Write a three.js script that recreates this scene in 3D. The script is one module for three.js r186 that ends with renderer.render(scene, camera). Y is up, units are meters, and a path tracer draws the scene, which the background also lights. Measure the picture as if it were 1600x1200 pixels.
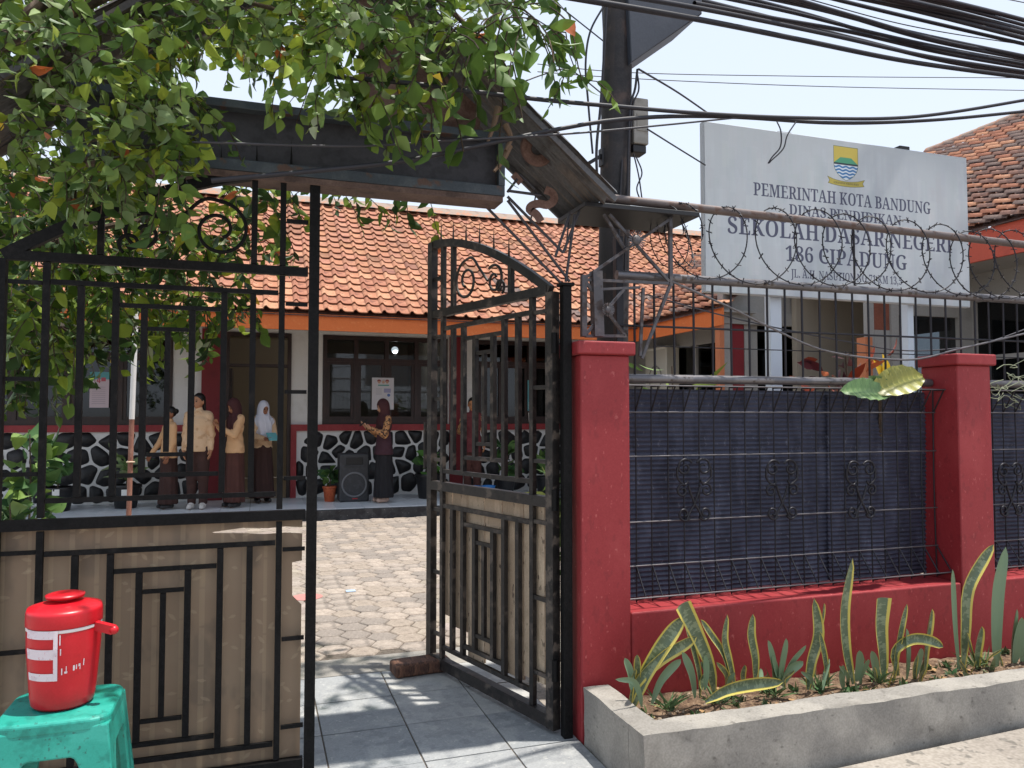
import * as THREE from 'three';
import { mergeGeometries, mergeVertices, toCreasedNormals } from 'three/addons/utils/BufferGeometryUtils.js';
import { RoundedBoxGeometry } from 'three/addons/geometries/RoundedBoxGeometry.js';

// ---------- camera, sky, sun, exposure ----------
const scene = new THREE.Scene();
const F = 1190, YAW = -18.5 * Math.PI / 180, PITCH = Math.atan(50 / F);
const camera = new THREE.PerspectiveCamera(2 * Math.atan(600 / F) * 180 / Math.PI, 4 / 3, 0.05, 900);
camera.rotation.order = 'YXZ';
camera.position.set(0, 1.5, 0);
camera.rotation.set(PITCH, YAW, 0);
camera.updateMatrixWorld(true);

const renderer = new THREE.WebGLRenderer({ antialias: true });
renderer.toneMapping = THREE.LinearToneMapping;
renderer.toneMappingExposure = 1.5;
renderer.shadowMap.enabled = true;

const SUN = new THREE.Vector3(0.22, 1, 0.07).normalize();
{ // hazy bright tropical sky
  const w = 256, h = 128, d = new Float32Array(w * h * 4);
  for (let j = 0; j < h; j++) for (let i = 0; i < w; i++) {
    const el = ((j + .5) / h - .5) * Math.PI, s = Math.max(0, Math.sin(el));
    const k = Math.pow(1 - s, 2.2), o = (j * w + i) * 4;
    d[o] = .515 + .125 * k; d[o + 1] = .595 + .105 * k; d[o + 2] = .735 + .05 * k; d[o + 3] = 1;
    if (el < 0) { const q = Math.min(1, -el * 6); for (let c = 0; c < 3; c++) d[o + c] = d[o + c] * (1 - q) + [.3, .29, .27][c] * q; }
  }
  const t = new THREE.DataTexture(d, w, h, THREE.RGBAFormat, THREE.FloatType);
  t.mapping = THREE.EquirectangularReflectionMapping; t.magFilter = t.minFilter = THREE.LinearFilter; t.needsUpdate = true;
  scene.background = t; scene.environment = t;
}
const sun = new THREE.DirectionalLight(new THREE.Color(1, .95, .87), 4.3);
sun.position.copy(SUN).multiplyScalar(40).add(new THREE.Vector3(2, 0, -7)); sun.target.position.set(2, 0, -7);
sun.castShadow = true; sun.shadow.mapSize.set(4096, 4096); sun.shadow.radius = 1.6;
Object.assign(sun.shadow.camera, { left: -16, right: 16, top: 16, bottom: -16, near: 1, far: 90 });
scene.add(sun, sun.target);

// ---------- helpers ----------
const V = (x, y, z) => new THREE.Vector3(x, y, z);
let seed = 12345;
const rnd = () => { seed = (seed + 0x6D2B79F5) | 0; let t = Math.imul(seed ^ (seed >>> 15), 1 | seed); t = (t + Math.imul(t ^ (t >>> 7), 61 | t)) ^ t; return ((t ^ (t >>> 14)) >>> 0) / 4294967296; };
const rr = (a, b) => a + (b - a) * rnd();
const pick = a => a[Math.floor(rnd() * a.length) % a.length];
// photo pixel (1600 x 1200) -> point on a plane
const rayOf = (u, v) => V((u - 800) / F, -(v - 600) / F, -1).applyQuaternion(camera.quaternion);
const onAxis = (u, v, ax, val) => { const d = rayOf(u, v), o = camera.position; return o.clone().addScaledVector(d, (val - o[ax]) / d[ax]); };
const pz = (u, v, z) => onAxis(u, v, 'z', z), py = (u, v, y) => onAxis(u, v, 'y', y), pxx = (u, v, x) => onAxis(u, v, 'x', x);
const pd = (u, v, depth) => camera.position.clone().addScaledVector(rayOf(u, v), depth);

const used = {};
function numbered(n) { if (!used[n]) { used[n] = 1; return n; } return n + '_' + String(used[n]++).padStart(3, '0'); }
function shade(o) { o.castShadow = true; o.receiveShadow = true; return o; }
function uvm(g) { // box-projected uv in metres
  const p = g.attributes.position, n = g.attributes.normal, a = new Float32Array(p.count * 2);
  for (let i = 0; i < p.count; i++) {
    const ax = Math.abs(n.getX(i)), ay = Math.abs(n.getY(i)), az = Math.abs(n.getZ(i));
    let u, v;
    if (ay >= ax && ay >= az) { u = p.getX(i); v = p.getZ(i); } else if (ax >= az) { u = p.getZ(i); v = p.getY(i); } else { u = p.getX(i); v = p.getY(i); }
    a[2 * i] = u; a[2 * i + 1] = v;
  }
  g.setAttribute('uv', new THREE.BufferAttribute(a, 2)); return g;
}
function join(list) {
  list = list.flat(9).map(g => { g = g.index ? g.toNonIndexed() : g; if (!g.attributes.normal) g.computeVertexNormals(); for (const k of Object.keys(g.attributes)) if (!['position', 'normal', 'uv', 'color'].includes(k)) g.deleteAttribute(k); if (!g.attributes.uv) uvm(g); return g; });
  const col = list.some(g => g.attributes.color);
  if (col) list.forEach(g => { if (!g.attributes.color) g.setAttribute('color', new THREE.BufferAttribute(new Float32Array(g.attributes.position.count * 3).fill(1), 3)); });
  return list.length === 1 ? list[0] : mergeGeometries(list, false);
}
// a thing: group at its base; parts are given in world coordinates
function thing(name, label, category, base = [0, 0, 0], group) {
  const o = new THREE.Group(); o.name = numbered(name); o.position.set(...base); scene.add(o);
  o.userData = { label, category }; if (group) o.userData.group = group; return o;
}
function struct(name) { const o = new THREE.Group(); o.name = numbered(name); o.userData = { kind: 'structure', label: name.replace(/_/g, ' '), category: name.replace(/_/g, ' ').split(' ').slice(0, 2).join(' ') }; scene.add(o); return o; }
function part(parent, name, geos, mat, o = {}) {
  const g = join([geos]); if (!o.uv) uvm(g);
  const m = shade(new THREE.Mesh(g, mat)); m.name = name;
  if (parent.isGroup && parent.parent === scene) m.position.copy(parent.position).negate();
  if (o.label) m.userData.label = o.label; if (o.kind) m.userData.kind = o.kind;
  parent.add(m); return m;
}
function single(name, geos, mat, label, category, group, o = {}) { // a thing that is one mesh
  const g = join([geos]); if (!o.uv) uvm(g);
  const m = shade(new THREE.Mesh(g, mat)); m.name = numbered(name); m.userData = { label, category }; if (group) m.userData.group = group; if (o.kind) m.userData.kind = o.kind;
  scene.add(m); return m;
}
function placed(parent, name, geo, mat, pos, quat, scale) { // shared geometry
  const m = shade(new THREE.Mesh(geo, mat)); m.name = name; m.position.copy(pos);
  if (parent.isGroup && parent.parent === scene) m.position.sub(parent.position);
  if (quat) m.quaternion.copy(quat); if (scale) m.scale.copy(scale);
  parent.add(m); return m;
}
const bx = (x0, x1, y0, y1, z0, z1) => new THREE.BoxGeometry(Math.abs(x1 - x0), Math.abs(y1 - y0), Math.abs(z1 - z0)).translate((x0 + x1) / 2, (y0 + y1) / 2, (z0 + z1) / 2);
const rbx = (x0, x1, y0, y1, z0, z1, r = .006, s = 2) => new RoundedBoxGeometry(Math.abs(x1 - x0), Math.abs(y1 - y0), Math.abs(z1 - z0), s, r).translate((x0 + x1) / 2, (y0 + y1) / 2, (z0 + z1) / 2);
function bar(a, b, w, h = w, up = V(0, 1, 0)) { // square bar between points; w across, h along up
  a = a.isVector3 ? a : V(...a); b = b.isVector3 ? b : V(...b);
  const d = b.clone().sub(a), L = d.length(); d.normalize();
  if (Math.abs(d.dot(up)) > .98) up = V(0, 0, 1);
  const s = d.clone().cross(up).normalize(), u = s.clone().cross(d);
  const g = new THREE.BoxGeometry(w, h, L), m = new THREE.Matrix4().makeBasis(s, u, d.clone().negate());
  m.setPosition(a.clone().add(b).multiplyScalar(.5)); return g.applyMatrix4(m);
}
const tube = (pts, r, seg = 24, rad = 6, closed = false) => new THREE.TubeGeometry(new THREE.CatmullRomCurve3(pts.map(p => p.isVector3 ? p : V(...p)), closed), seg, r, rad, closed);
const rod = (a, b, r, rad = 8) => { a = a.isVector3 ? a : V(...a); b = b.isVector3 ? b : V(...b); const d = b.clone().sub(a), L = d.length(); return new THREE.CylinderGeometry(r, r, L, rad).applyQuaternion(new THREE.Quaternion().setFromUnitVectors(V(0, 1, 0), d.normalize())).translate((a.x + b.x) / 2, (a.y + b.y) / 2, (a.z + b.z) / 2); };
function poly3(pts, faces) { const g = new THREE.BufferGeometry(); const a = []; for (const f of faces) for (let i = 1; i + 1 < f.length; i++) for (const k of [f[0], f[i], f[i + 1]]) a.push(...(pts[k].isVector3 ? pts[k].toArray() : pts[k])); g.setAttribute('position', new THREE.BufferAttribute(new Float32Array(a), 3)); g.computeVertexNormals(); return g; }
function colored(g, c) { const n = g.attributes.position.count, a = new Float32Array(n * 3); for (let i = 0; i < n; i++) { a[3 * i] = c.r; a[3 * i + 1] = c.g; a[3 * i + 2] = c.b; } g.setAttribute('color', new THREE.BufferAttribute(a, 3)); return g; }

// tileable noise
function latt(seed0, p) { let s = seed0 * 7919 + 13; const a = new Float32Array(p * p); for (let i = 0; i < a.length; i++) { s = (Math.imul(s, 1664525) + 1013904223) | 0; a[i] = (s >>> 8) / 16777216; } return a; }
const lats = new Map();
function vn(x, y, p, sd) { const key = p * 65536 + sd; let L = lats.get(key); if (!L) lats.set(key, L = latt(sd, p)); x = ((x % 1) + 1) % 1 * p; y = ((y % 1) + 1) % 1 * p; const i = Math.floor(x), j = Math.floor(y); let fx = x - i, fy = y - j; fx = fx * fx * (3 - 2 * fx); fy = fy * fy * (3 - 2 * fy); const i0 = i % p, i1 = (i + 1) % p, j0 = (j % p) * p, j1 = ((j + 1) % p) * p; return (L[j0 + i0] * (1 - fx) + L[j0 + i1] * fx) * (1 - fy) + (L[j1 + i0] * (1 - fx) + L[j1 + i1] * fx) * fy; }
function fbm(x, y, p, sd, oct = 4) { let a = 0, w = .5, t = 0; for (let o = 0; o < oct; o++) { a += w * vn(x, y, p << o, sd + o * 17); t += w; w *= .55; } return a / t; }
function tex(n, metres, fn, srgb = true) {
  const d = new Uint8Array(n * n * 4);
  for (let j = 0; j < n; j++) for (let i = 0; i < n; i++) { const c = fn(i / n, j / n), o = (j * n + i) * 4; d[o] = Math.max(0, Math.min(255, c[0])); d[o + 1] = Math.max(0, Math.min(255, c[1])); d[o + 2] = Math.max(0, Math.min(255, c[2])); d[o + 3] = 255; }
  const t = new THREE.DataTexture(d, n, n, THREE.RGBAFormat); t.wrapS = t.wrapT = THREE.RepeatWrapping; t.magFilter = THREE.LinearFilter; t.minFilter = THREE.LinearMipmapLinearFilter; t.generateMipmaps = true;
  if (srgb) t.colorSpace = THREE.SRGBColorSpace; t.repeat.set(1 / metres, 1 / metres); t.needsUpdate = true; return t;
}
const mixc = (a, b, t) => [a[0] + (b[0] - a[0]) * t, a[1] + (b[1] - a[1]) * t, a[2] + (b[2] - a[2]) * t];
const sst = (a, b, x) => { x = Math.max(0, Math.min(1, (x - a) / (b - a))); return x * x * (3 - 2 * x); };
// base colour with patches of other matter: layers [colour, period, lo, hi, strength]
function worn(base, layers, { n = 256, metres = 1, grain = 8, sd = 1, rough = .7, metal = 0, bump = 0, sx = 1, sy = 1, extra = {} } = {}) {
  const map = tex(n, metres, (x, y) => { let c = base; layers.forEach((l, k) => { c = mixc(c, l[0], l[4] * sst(l[2], l[3], fbm(x * sx, y * sy, l[1], sd * 31 + k * 7, 4))); }); const g = (vn(x, y, n >> 1, sd + 3) - .5) * grain * 2; return [c[0] + g, c[1] + g, c[2] + g]; });
  const o = { map, roughness: rough, metalness: metal, side: THREE.DoubleSide, ...extra };
  if (bump) { o.bumpMap = tex(128, metres, (x, y) => { const v = 255 * fbm(x, y, 8, sd + 5, 4); return [v, v, v]; }, false); o.bumpScale = bump; }
  return o.specularIntensity !== undefined ? new THREE.MeshPhysicalMaterial(o) : new THREE.MeshStandardMaterial(o);
}
const flat = (hex, rough = .7, o = {}) => new THREE.MeshStandardMaterial({ color: hex, roughness: rough, side: THREE.DoubleSide, ...o });

const M = {
  black: worn([19, 18, 19], [[[46, 41, 38], 8, .58, .78, .6], [[9, 9, 10], 16, .5, .7, .6]], { rough: .6, metres: .6, sd: 2, extra: { specularIntensity: .35 } }),
  wornBlack: worn([40, 36, 34], [[[104, 93, 84], 6, .5, .74, .8], [[22, 20, 20], 10, .54, .68, .9]], { rough: .5, metres: .5, sd: 3 }),
  red: worn([144, 40, 45], [[[160, 60, 62], 4, .45, .75, .5], [[120, 32, 37], 24, .62, .75, .4], [[196, 120, 112], 48, .74, .8, .5]], { n: 512, metres: 1.3, grain: 4, rough: .58, sd: 4, bump: .002, sx: 2 }),
  concrete: worn([134, 130, 124], [[[156, 151, 143], 6, .45, .7, .7], [[106, 102, 96], 7, .5, .8, .6], [[84, 80, 75], 40, .72, .82, .5]], { n: 512, metres: 1.3, grain: 10, rough: .92, sd: 5, bump: .004 }),
  street: worn([140, 132, 123], [[[156, 148, 138], 6, .45, .7, .7], [[118, 110, 102], 14, .55, .75, .6], [[92, 88, 82], 60, .66, .74, .6]], { n: 512, metres: 2.2, grain: 12, rough: .95, sd: 6, bump: .006 }),
  soil: worn([100, 80, 62], [[[128, 106, 84], 12, .45, .7, .8], [[64, 46, 34], 20, .5, .7, .8]], { metres: .4, grain: 22, rough: 1, sd: 7, bump: .02 }),
  grout: worn([88, 80, 72], [[[120, 108, 94], 10, .45, .7, .6]], { metres: 1, grain: 14, rough: 1, sd: 8 }),
  white: worn([222, 221, 218], [[[196, 194, 188], 6, .5, .8, .5]], { metres: 1.2, grain: 3, rough: .7, sd: 9 }),
  orange: worn([214, 112, 52], [[[196, 96, 44], 6, .5, .8, .6], [[226, 140, 84], 20, .6, .8, .4]], { metres: 1, grain: 4, rough: .65, sd: 10 }),
  orangeWorn: worn([188, 116, 78], [[[170, 102, 70], 6, .5, .8, .6]], { metres: 1, grain: 4, rough: .7, sd: 19 }),
  maroon: worn([120, 26, 34], [[[98, 20, 28], 6, .5, .8, .5]], { metres: 1, grain: 3, rough: .6, sd: 11 }),
  darkwood: worn([44, 27, 24], [[[62, 38, 32], 4, .45, .75, .7], [[26, 16, 14], 24, .55, .75, .5]], { metres: .8, grain: 5, rough: .45, sd: 12, sx: 4 }),
  rust: worn([112, 87, 80], [[[136, 108, 98], 5, .5, .75, .7], [[92, 66, 58], 12, .55, .75, .7]], { metres: .7, grain: 10, rough: .85, sd: 13 }),
  rustSheet: worn([92, 92, 95], [[[112, 98, 88], 5, .5, .74, .7], [[62, 58, 58], 9, .5, .72, .7]], { metres: .9, grain: 8, rough: .6, metal: .25, sd: 14 }),
  board: worn([150, 128, 106], [[[172, 150, 126], 4, .45, .7, .7], [[112, 92, 76], 9, .55, .75, .6]], { metres: .8, grain: 6, rough: .85, sd: 15, sx: 3 }),
  grey: worn([150, 148, 144], [[[130, 128, 124], 6, .5, .75, .6]], { metres: 1.4, grain: 4, rough: .75, sd: 16 }),
  pipe: worn([104, 102, 106], [[[138, 132, 130], 8, .5, .7, .6], [[74, 64, 58], 14, .58, .72, .8]], { metres: .5, grain: 5, rough: .38, metal: .55, sd: 17 }),
  cable: flat(0x23222a, .55), thin: flat(0x3a3940, .5),
  wire: flat(0x26252b, .45, { metalness: .4 }),
  interior: flat(0xa39a8c, .9), dark: flat(0x17161a, .5),
  glass: new THREE.MeshPhysicalMaterial({ color: 0x9aa0a4, transmission: 1, thickness: 0, roughness: .03, ior: 1.5, side: THREE.DoubleSide }),
  poleSteel: worn([50, 46, 47], [[[84, 68, 62], 6, .54, .76, .8], [[34, 33, 36], 10, .5, .7, .8]], { metres: .8, grain: 6, rough: .7, sd: 18 }),
};
// ---------- ground ----------
{
  const g = new THREE.PlaneGeometry(600, 600).rotateX(-Math.PI / 2).translate(0, -.06, 0);
  const m = single('ground', g, M.street, 'pale concrete street and ground', 'ground'); m.userData.kind = 'structure';
  // street surface in front of the gate, rising a little to the right
  const s = new THREE.PlaneGeometry(24, 9.3, 48, 12).rotateX(-Math.PI / 2).translate(4, 0, 2), p = s.attributes.position;
  for (let i = 0; i < p.count; i++) { const x = p.getX(i); p.setY(i, -.004 + .027 * Math.max(0, Math.min(6, x - 1.1)) * sst(1.1, 2.2, x)); }
  s.computeVertexNormals();
  single('street', s, M.street, 'sunlit pale concrete street beside the planter', 'street').userData.kind = 'structure';
}
const WORLDUP = V(0, 1, 0);
// driveway of grey stone tiles between the gate posts
{
  const d = struct('driveway'); d.userData.label = 'grey stone tiled driveway through the gate'; d.userData.category = 'driveway';
  part(d, 'tile_bed', bx(-1.3, 1.44, -.05, -.006, -4.56, -2.64), M.grout);
  const mats = [[146, 148, 149], [156, 157, 157], [138, 141, 143], [160, 160, 158]].map((c, i) => worn(c, [[[c[0] + 26, c[1] + 24, c[2] + 20], 6, .5, .74, .55], [[c[0] - 24, c[1] - 24, c[2] - 22], 12, .52, .72, .5], [[188, 186, 180], 30, .7, .78, .45]], { n: 256, metres: .62, grain: 8, rough: .78, sd: 40 + i, bump: .0035 }));
  const T = .4, zs = [-2.64, -2.92, -3.32, -3.74, -4.15, -4.555];
  for (let j = 0; j + 1 < zs.length; j++) for (let x = -1.29; x < 1.4; x += T) {
    const x1 = Math.min(x + T, 1.437);
    const g = rbx(x + .003, x1 - .003, -.03, rr(-.001, .0015), zs[j + 1] + .003, zs[j] - .003, .003, 1);
    part(d, 'tile', g, pick(mats));
  }
  const c = struct('concrete_strip'); c.userData.label = 'pale concrete strip between stone tiles and hexagon pavers'; c.userData.category = 'strip';
  part(c, 'strip', bx(-3, 5.7, -.05, -.001, -4.87, -4.56), M.concrete);
}
// courtyard of hexagonal pavers
const PAVE = [[147, 136, 126], [140, 130, 121], [153, 141, 130], [132, 123, 115], [146, 134, 122]];
{
  const c = struct('courtyard'); c.userData.label = 'sunlit courtyard of tan hexagon pavers'; c.userData.category = 'courtyard';
  part(c, 'sand_bed', bx(-7, 9, -.05, -.007, -11.3, -4.87), M.grout);
  const s = .113, e = .0045;
  const hex = (R, y) => [...Array(6)].map((_, i) => V(R * Math.cos(i * Math.PI / 3), y, R * Math.sin(i * Math.PI / 3)));
  const geo = (() => { const A = hex(s - e - .007, .0035), B = hex(s - e, -.003), C = hex(s - e, -.03), P = [V(0, .0035, 0), ...A, ...B, ...C], f = []; for (let i = 0; i < 6; i++) { const k = (i + 1) % 6; f.push([0, 1 + k, 1 + i], [1 + i, 1 + k, 7 + k, 7 + i], [7 + i, 7 + k, 13 + k, 13 + i]); } return uvm(poly3(P, f)); })();
  const mats = PAVE.map((q, i) => worn(q, [[[q[0] + 20, q[1] + 18, q[2] + 16], 4, .5, .7, .6], [[q[0] - 34, q[1] - 32, q[2] - 30], 10, .54, .72, .5]], { n: 128, metres: .5, grain: 12, rough: .92, sd: 60 + i, bump: .003 }));
  const vm = worn([147, 136, 126], [[[164, 153, 142], 4, .5, .7, .6], [[124, 112, 101], 10, .54, .72, .5]], { n: 256, metres: .9, grain: 12, rough: .92, sd: 66, bump: .003, extra: { vertexColors: true } });
  const all = [];
  for (let i = -34; i < 46; i++) for (let j = 0; j < 33; j++) { const x = i * 1.5 * s + 1, z = -4.87 - .1 - (j + (i & 1) * .5) * Math.sqrt(3) * s; if (z > -11.25 && x > -5 && x < 8.6) all.push([x, z]); }
  const vis = ([x, z]) => { const p = V(x, 0, z).project(camera); return p.x > -.39 && p.x < -.16 && p.z < 1; };
  const near = all.filter(vis).sort((a, b) => b[1] - a[1]).slice(0, 296), set = new Set(near), rest = [];
  const q = new THREE.Quaternion();
  for (const p of all) {
    const tiltE = new THREE.Euler(rr(-.008, .008), 0, rr(-.008, .008)), y = rr(-.003, .002);
    if (set.has(p)) placed(c, 'paver', geo, pick(mats), V(p[0], y, p[1]), q.setFromEuler(tiltE).clone());
    else { const k = rr(.8, 1.08); rest.push(colored(geo.clone().applyMatrix4(new THREE.Matrix4().makeRotationFromEuler(tiltE)).translate(p[0], y, p[1]), new THREE.Color(k, k * rr(.97, 1.02), k * rr(.95, 1.03)))); }
  }
  part(c, 'paver_field', rest, vm, { kind: 'stuff' });
  const pr = flat(0xb87a74, .9), pb = flat(0x9fb0c4, .8);
  const a = py(491, 932, .006), b = py(548, 923, .006);
  single('painted_mark', new THREE.CircleGeometry(.1, 14).rotateX(-Math.PI / 2).scale(1.3, 1, 1.2).translate(a.x - .06, .0075, a.z), pr, 'red paint mark on the courtyard pavers', 'paint mark', null);
  single('painted_mark', bx(b.x - .04, b.x + .04, .0062, .0075, b.z - .04, b.z + .04), pb, 'small pale blue paint mark on the courtyard pavers', 'paint mark', null);
}
// ---------- roof tiles ----------
const tileGeo = (() => { // across x 0..0.205, up the slope -z, normal y
  const W = .205, L = .285, prof = []; for (let i = 0; i <= 9; i++) { const x = i / 9 * (W + .012); let y; if (x < .078) y = .042 * Math.sin(Math.PI * x / .078); else y = -.006 * Math.sin(Math.PI * (x - .078) / (W + .012 - .078)); prof.push([x, y]); }
  const P = [], f = [], n = prof.length; const lift = .032;
  for (const [x, y] of prof) P.push(V(x, y + lift, .012), V(x, y, -L + .012), V(x, y + lift - .014, .012));
  for (let i = 0; i + 1 < n; i++) { const a = i * 3, b = a + 3; f.push([a, b, b + 1, a + 1], [a + 2, b + 2, b, a]); }
  const g = poly3(P, f); return uvm(toCreasedNormals(mergeVertices(g.deleteAttribute('normal') && g, 1e-4), .9));
})();
const tileMats = [[163, 110, 83], [170, 119, 91], [152, 99, 76], [130, 96, 83], [178, 128, 98], [108, 88, 81]].map((c, i) => worn(c, [[[c[0] + 22, c[1] + 26, c[2] + 24], 5, .5, .72, .6], [[c[0] - 50, c[1] - 36, c[2] - 26], 9, .55, .72, .6]], { n: 128, metres: .45, grain: 10, rough: .88, sd: 80 + i }));
const tileField = worn([162, 111, 85], [[[178, 130, 101], 5, .5, .72, .6], [[136, 90, 72], 9, .55, .72, .6]], { n: 256, metres: .8, grain: 10, rough: .88, sd: 88, extra: { vertexColors: true } });
function tileRoof(roofMesh, base, o, across, up, nc, nr, keep, indiv, dull = 0) {
  const nrm = up.clone().cross(across).negate(); if (nrm.y < 0) nrm.negate();
  const m = new THREE.Matrix4().makeBasis(across, nrm, up.clone().negate()), q = new THREE.Quaternion().setFromRotationMatrix(m), rest = [];
  for (let r = 0; r < nr; r++) for (let c = 0; c < nc; c++) {
    const p = o.clone().addScaledVector(across, c * .205).addScaledVector(up, r * .243);
    if (!keep(p)) continue; const dirt = fbm(p.x * .09 + p.z * .05, p.y * .11 + p.z * .13, 8, 71, 3); p.addScaledVector(nrm, .012 + rr(-.002, .004) + .014 * Math.sin(p.x * 1.1 + p.z * 1.7) + .008 * Math.sin(p.x * 3.1 - p.y * 2)).addScaledVector(up, rr(-.006, .006));
    const qq = q.clone().multiply(new THREE.Quaternion().setFromEuler(new THREE.Euler(rr(-.008, .008), rr(-.012, .012), 0)));
    if (indiv(r, c, p)) { const t = shade(new THREE.Mesh(tileGeo, rnd() < dull + 2.2 * Math.max(0, dirt - .56) ? pick([tileMats[3], tileMats[5]]) : tileMats[[0, 1, 2, 4, 0, 2][Math.floor(rnd() * 6)]])); t.name = 'roof_tile'; t.position.copy(p); t.quaternion.copy(qq); roofMesh.add(t); }
    else { const k = rnd() < .05 + dull * .4 + 2.2 * Math.max(0, dirt - .56) ? rr(.55, .78) : rr(.86, 1.1); rest.push(colored(tileGeo.clone().applyQuaternion(qq).translate(p.x, p.y, p.z), new THREE.Color(k, k * rr(.94, 1.06), k * rr(.92, 1.1)))); }
  }
  if (rest.length) part(roofMesh, 'tile_field', rest, tileField, { kind: 'stuff' });
}
// ---------- the school ----------
const ZF = -13.1, FL = .16;
const school = thing('school_building', 'long school building with orange tile roof and black stone plinth', 'building', [1, 0, -13.1]);
const SP = .685;
{
  const EX0 = -6.5, EX1 = 9.6, EZ = -11.1, EY = 2.97, RZ = -14.9, RY = EY + (EZ - RZ) * SP;
  const roof = part(school, 'roof', [poly3([V(EX0, EY - .05, EZ), V(EX1, EY - .05, EZ), V(EX1, RY - .03, RZ), V(EX0, RY - .03, RZ), V(EX0, EY - .03, RZ - 3.8), V(EX1, EY - .03, RZ - 3.8)], [[0, 1, 2, 3], [3, 2, 5, 4]])], M.rust);
  const up = V(0, SP, -1).normalize();
  tileRoof(roof, null, V(EX0, EY, EZ), V(1, 0, 0), up, 78, 19, p => p.x < 5.95 + Math.max(0, EZ - p.z) + .1, (r, c, p) => r < 6 && p.x > -.2 && p.x < 9.6);
  for (let x = EX0; x < EX1; x += .36) placed(roof, 'ridge_tile', ridgeGeo(), ridgeMat(), V(x + .18, RY - .01, RZ));
  part(roof, 'ridge_mortar', poly3([V(EX0, RY + .07, RZ + .02), V(EX1, RY + .07, RZ + .02), V(EX1, RY - .1, RZ + .24), V(EX0, RY - .1, RZ + .24)].map((p, i) => p.add(V(0, .045, .02))), [[0, 1, 2, 3]]), ridgeMat());
  const fascia = part(school, 'fascia', [bx(EX0, 5.9, 2.72, 2.95, EZ - .06, EZ - .03)], M.orange);
  // soffit, walls and rooms
  part(school, 'soffit', bx(EX0, 9.5, 2.93, 2.955, ZF, EZ - .07), M.darkwood);
  const wx = u => pz(u, 600, ZF).x;
  const W = { w0: [-5.6, wx(270)], d: [wx(352), wx(455)], w1: [wx(504), wx(699)], w2: [wx(742), 5.75] };
  const top = 2.86, sill = 1.36;
  const segs = [[-6.4, -5.6], [W.w0[1], W.d[0]], [W.d[1], W.w1[0]], [W.w1[1], W.w2[0]], [5.75, 9.4]];
  part(school, 'wall', [...segs.map(([a, b]) => bx(a, b, FL, 2.93, ZF - .14, ZF)), bx(-6.4, 9.4, top, 2.928, ZF - .139, ZF - .001),
    bx(-5.6, W.w0[1], FL, sill - .1, ZF - .138, ZF - .002), bx(W.w1[0], W.w1[1], FL, sill - .1, ZF - .138, ZF - .002), bx(W.w2[0], 5.75, FL, sill - .1, ZF - .138, ZF - .002)], M.white);
  part(school, 'room', [bx(-6.4, 9.4, FL, 3.2, -17.6, -17.5), bx(-6.45, -6.4, FL, 3.2, -17.5, ZF - .14), bx(9.35, 9.4, FL, 3.2, -17.5, ZF - .14), bx(-.95, -.85, FL, 3.2, -17.5, ZF - .14), bx(3.3, 3.4, FL, 3.2, -17.5, ZF - .14), bx(-6.4, 9.4, 3.18, 3.2, -17.5, ZF - .14), bx(-6.4, 9.4, 0, FL - .002, -17.5, ZF)], M.interior);
  part(school, 'gable', [poly3([V(EX1 - .1, 2.9, EZ - 1.9), V(EX1 - .1, RY - .1, RZ), V(EX1 - .1, 2.9, RZ - 3.6)], [[0, 1, 2]]), poly3([V(EX0 + .1, 2.9, EZ - 1.9), V(EX0 + .1, RY - .1, RZ), V(EX0 + .1, 2.9, RZ - 3.6)], [[0, 1, 2]])], M.white);
  // maroon pilasters beside the door and between the windows
  part(school, 'pilaster', bx(wx(315), wx(350), FL, 2.9, ZF + .001, ZF + .06), M.maroon);
  part(school, 'pilaster', bx(wx(702), wx(722), FL, 2.9, ZF + .001, ZF + .06), M.maroon);
  // red band and edging on the plinth
  const band = [[-5.9, wx(315) - .01], [W.d[1] + .0, wx(701)], [wx(723), 5.75]];
  for (const [a, b] of band) part(school, 'sill_band', bx(a, b, 1.255, 1.36, ZF + .001, ZF + .1), M.red);
  part(school, 'edging', bx(W.d[1], W.d[1] + .09, FL, 1.254, ZF + .001, ZF + .1), M.red);
  // windows
  for (const [a, b, n] of [[W.w0[0], W.w0[1], 6], [W.w1[0], W.w1[1], 4], [W.w2[0], W.w2[1], 4]]) {
    const win = part(school, 'window', [bx(a, a + .07, sill, top, ZF - .1, ZF + .02), bx(b - .07, b, sill, top, ZF - .1, ZF + .02), bx(a + .07, b - .07, top - .07, top, ZF - .1, ZF + .02), bx(a + .07, b - .07, sill, sill + .08, ZF - .1, ZF + .02)], M.darkwood);
    const w = (b - a - .07) / n;
    for (let i = 0; i < n; i++) {
      const x0 = a + .07 + i * w, x1 = x0 + w - .07;
      if (i < n - 1) part(win, 'mullion', bx(x1, x1 + .07, sill + .08, top - .07, ZF - .095, ZF + .012), M.darkwood);
      part(win, 'transom', bx(x0, x1, 2.42, 2.48, ZF - .09, ZF + .008), M.darkwood);
      part(win, 'pane', bx(x0, x1, 2.48, top - .07, ZF - .047, ZF - .043), M.glass);
      part(win, 'casement', [bx(x0, x0 + .05, sill + .08, 2.42, ZF - .075, ZF - .012), bx(x1 - .05, x1, sill + .08, 2.42, ZF - .075, ZF - .012), bx(x0 + .05, x1 - .05, 2.37, 2.42, ZF - .075, ZF - .012), bx(x0 + .05, x1 - .05, sill + .08, sill + .13, ZF - .075, ZF - .012)], M.darkwood);
      part(win, 'pane', bx(x0 + .05, x1 - .05, sill + .13, 2.37, ZF - .047, ZF - .043), M.glass);
    }
  }
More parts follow.
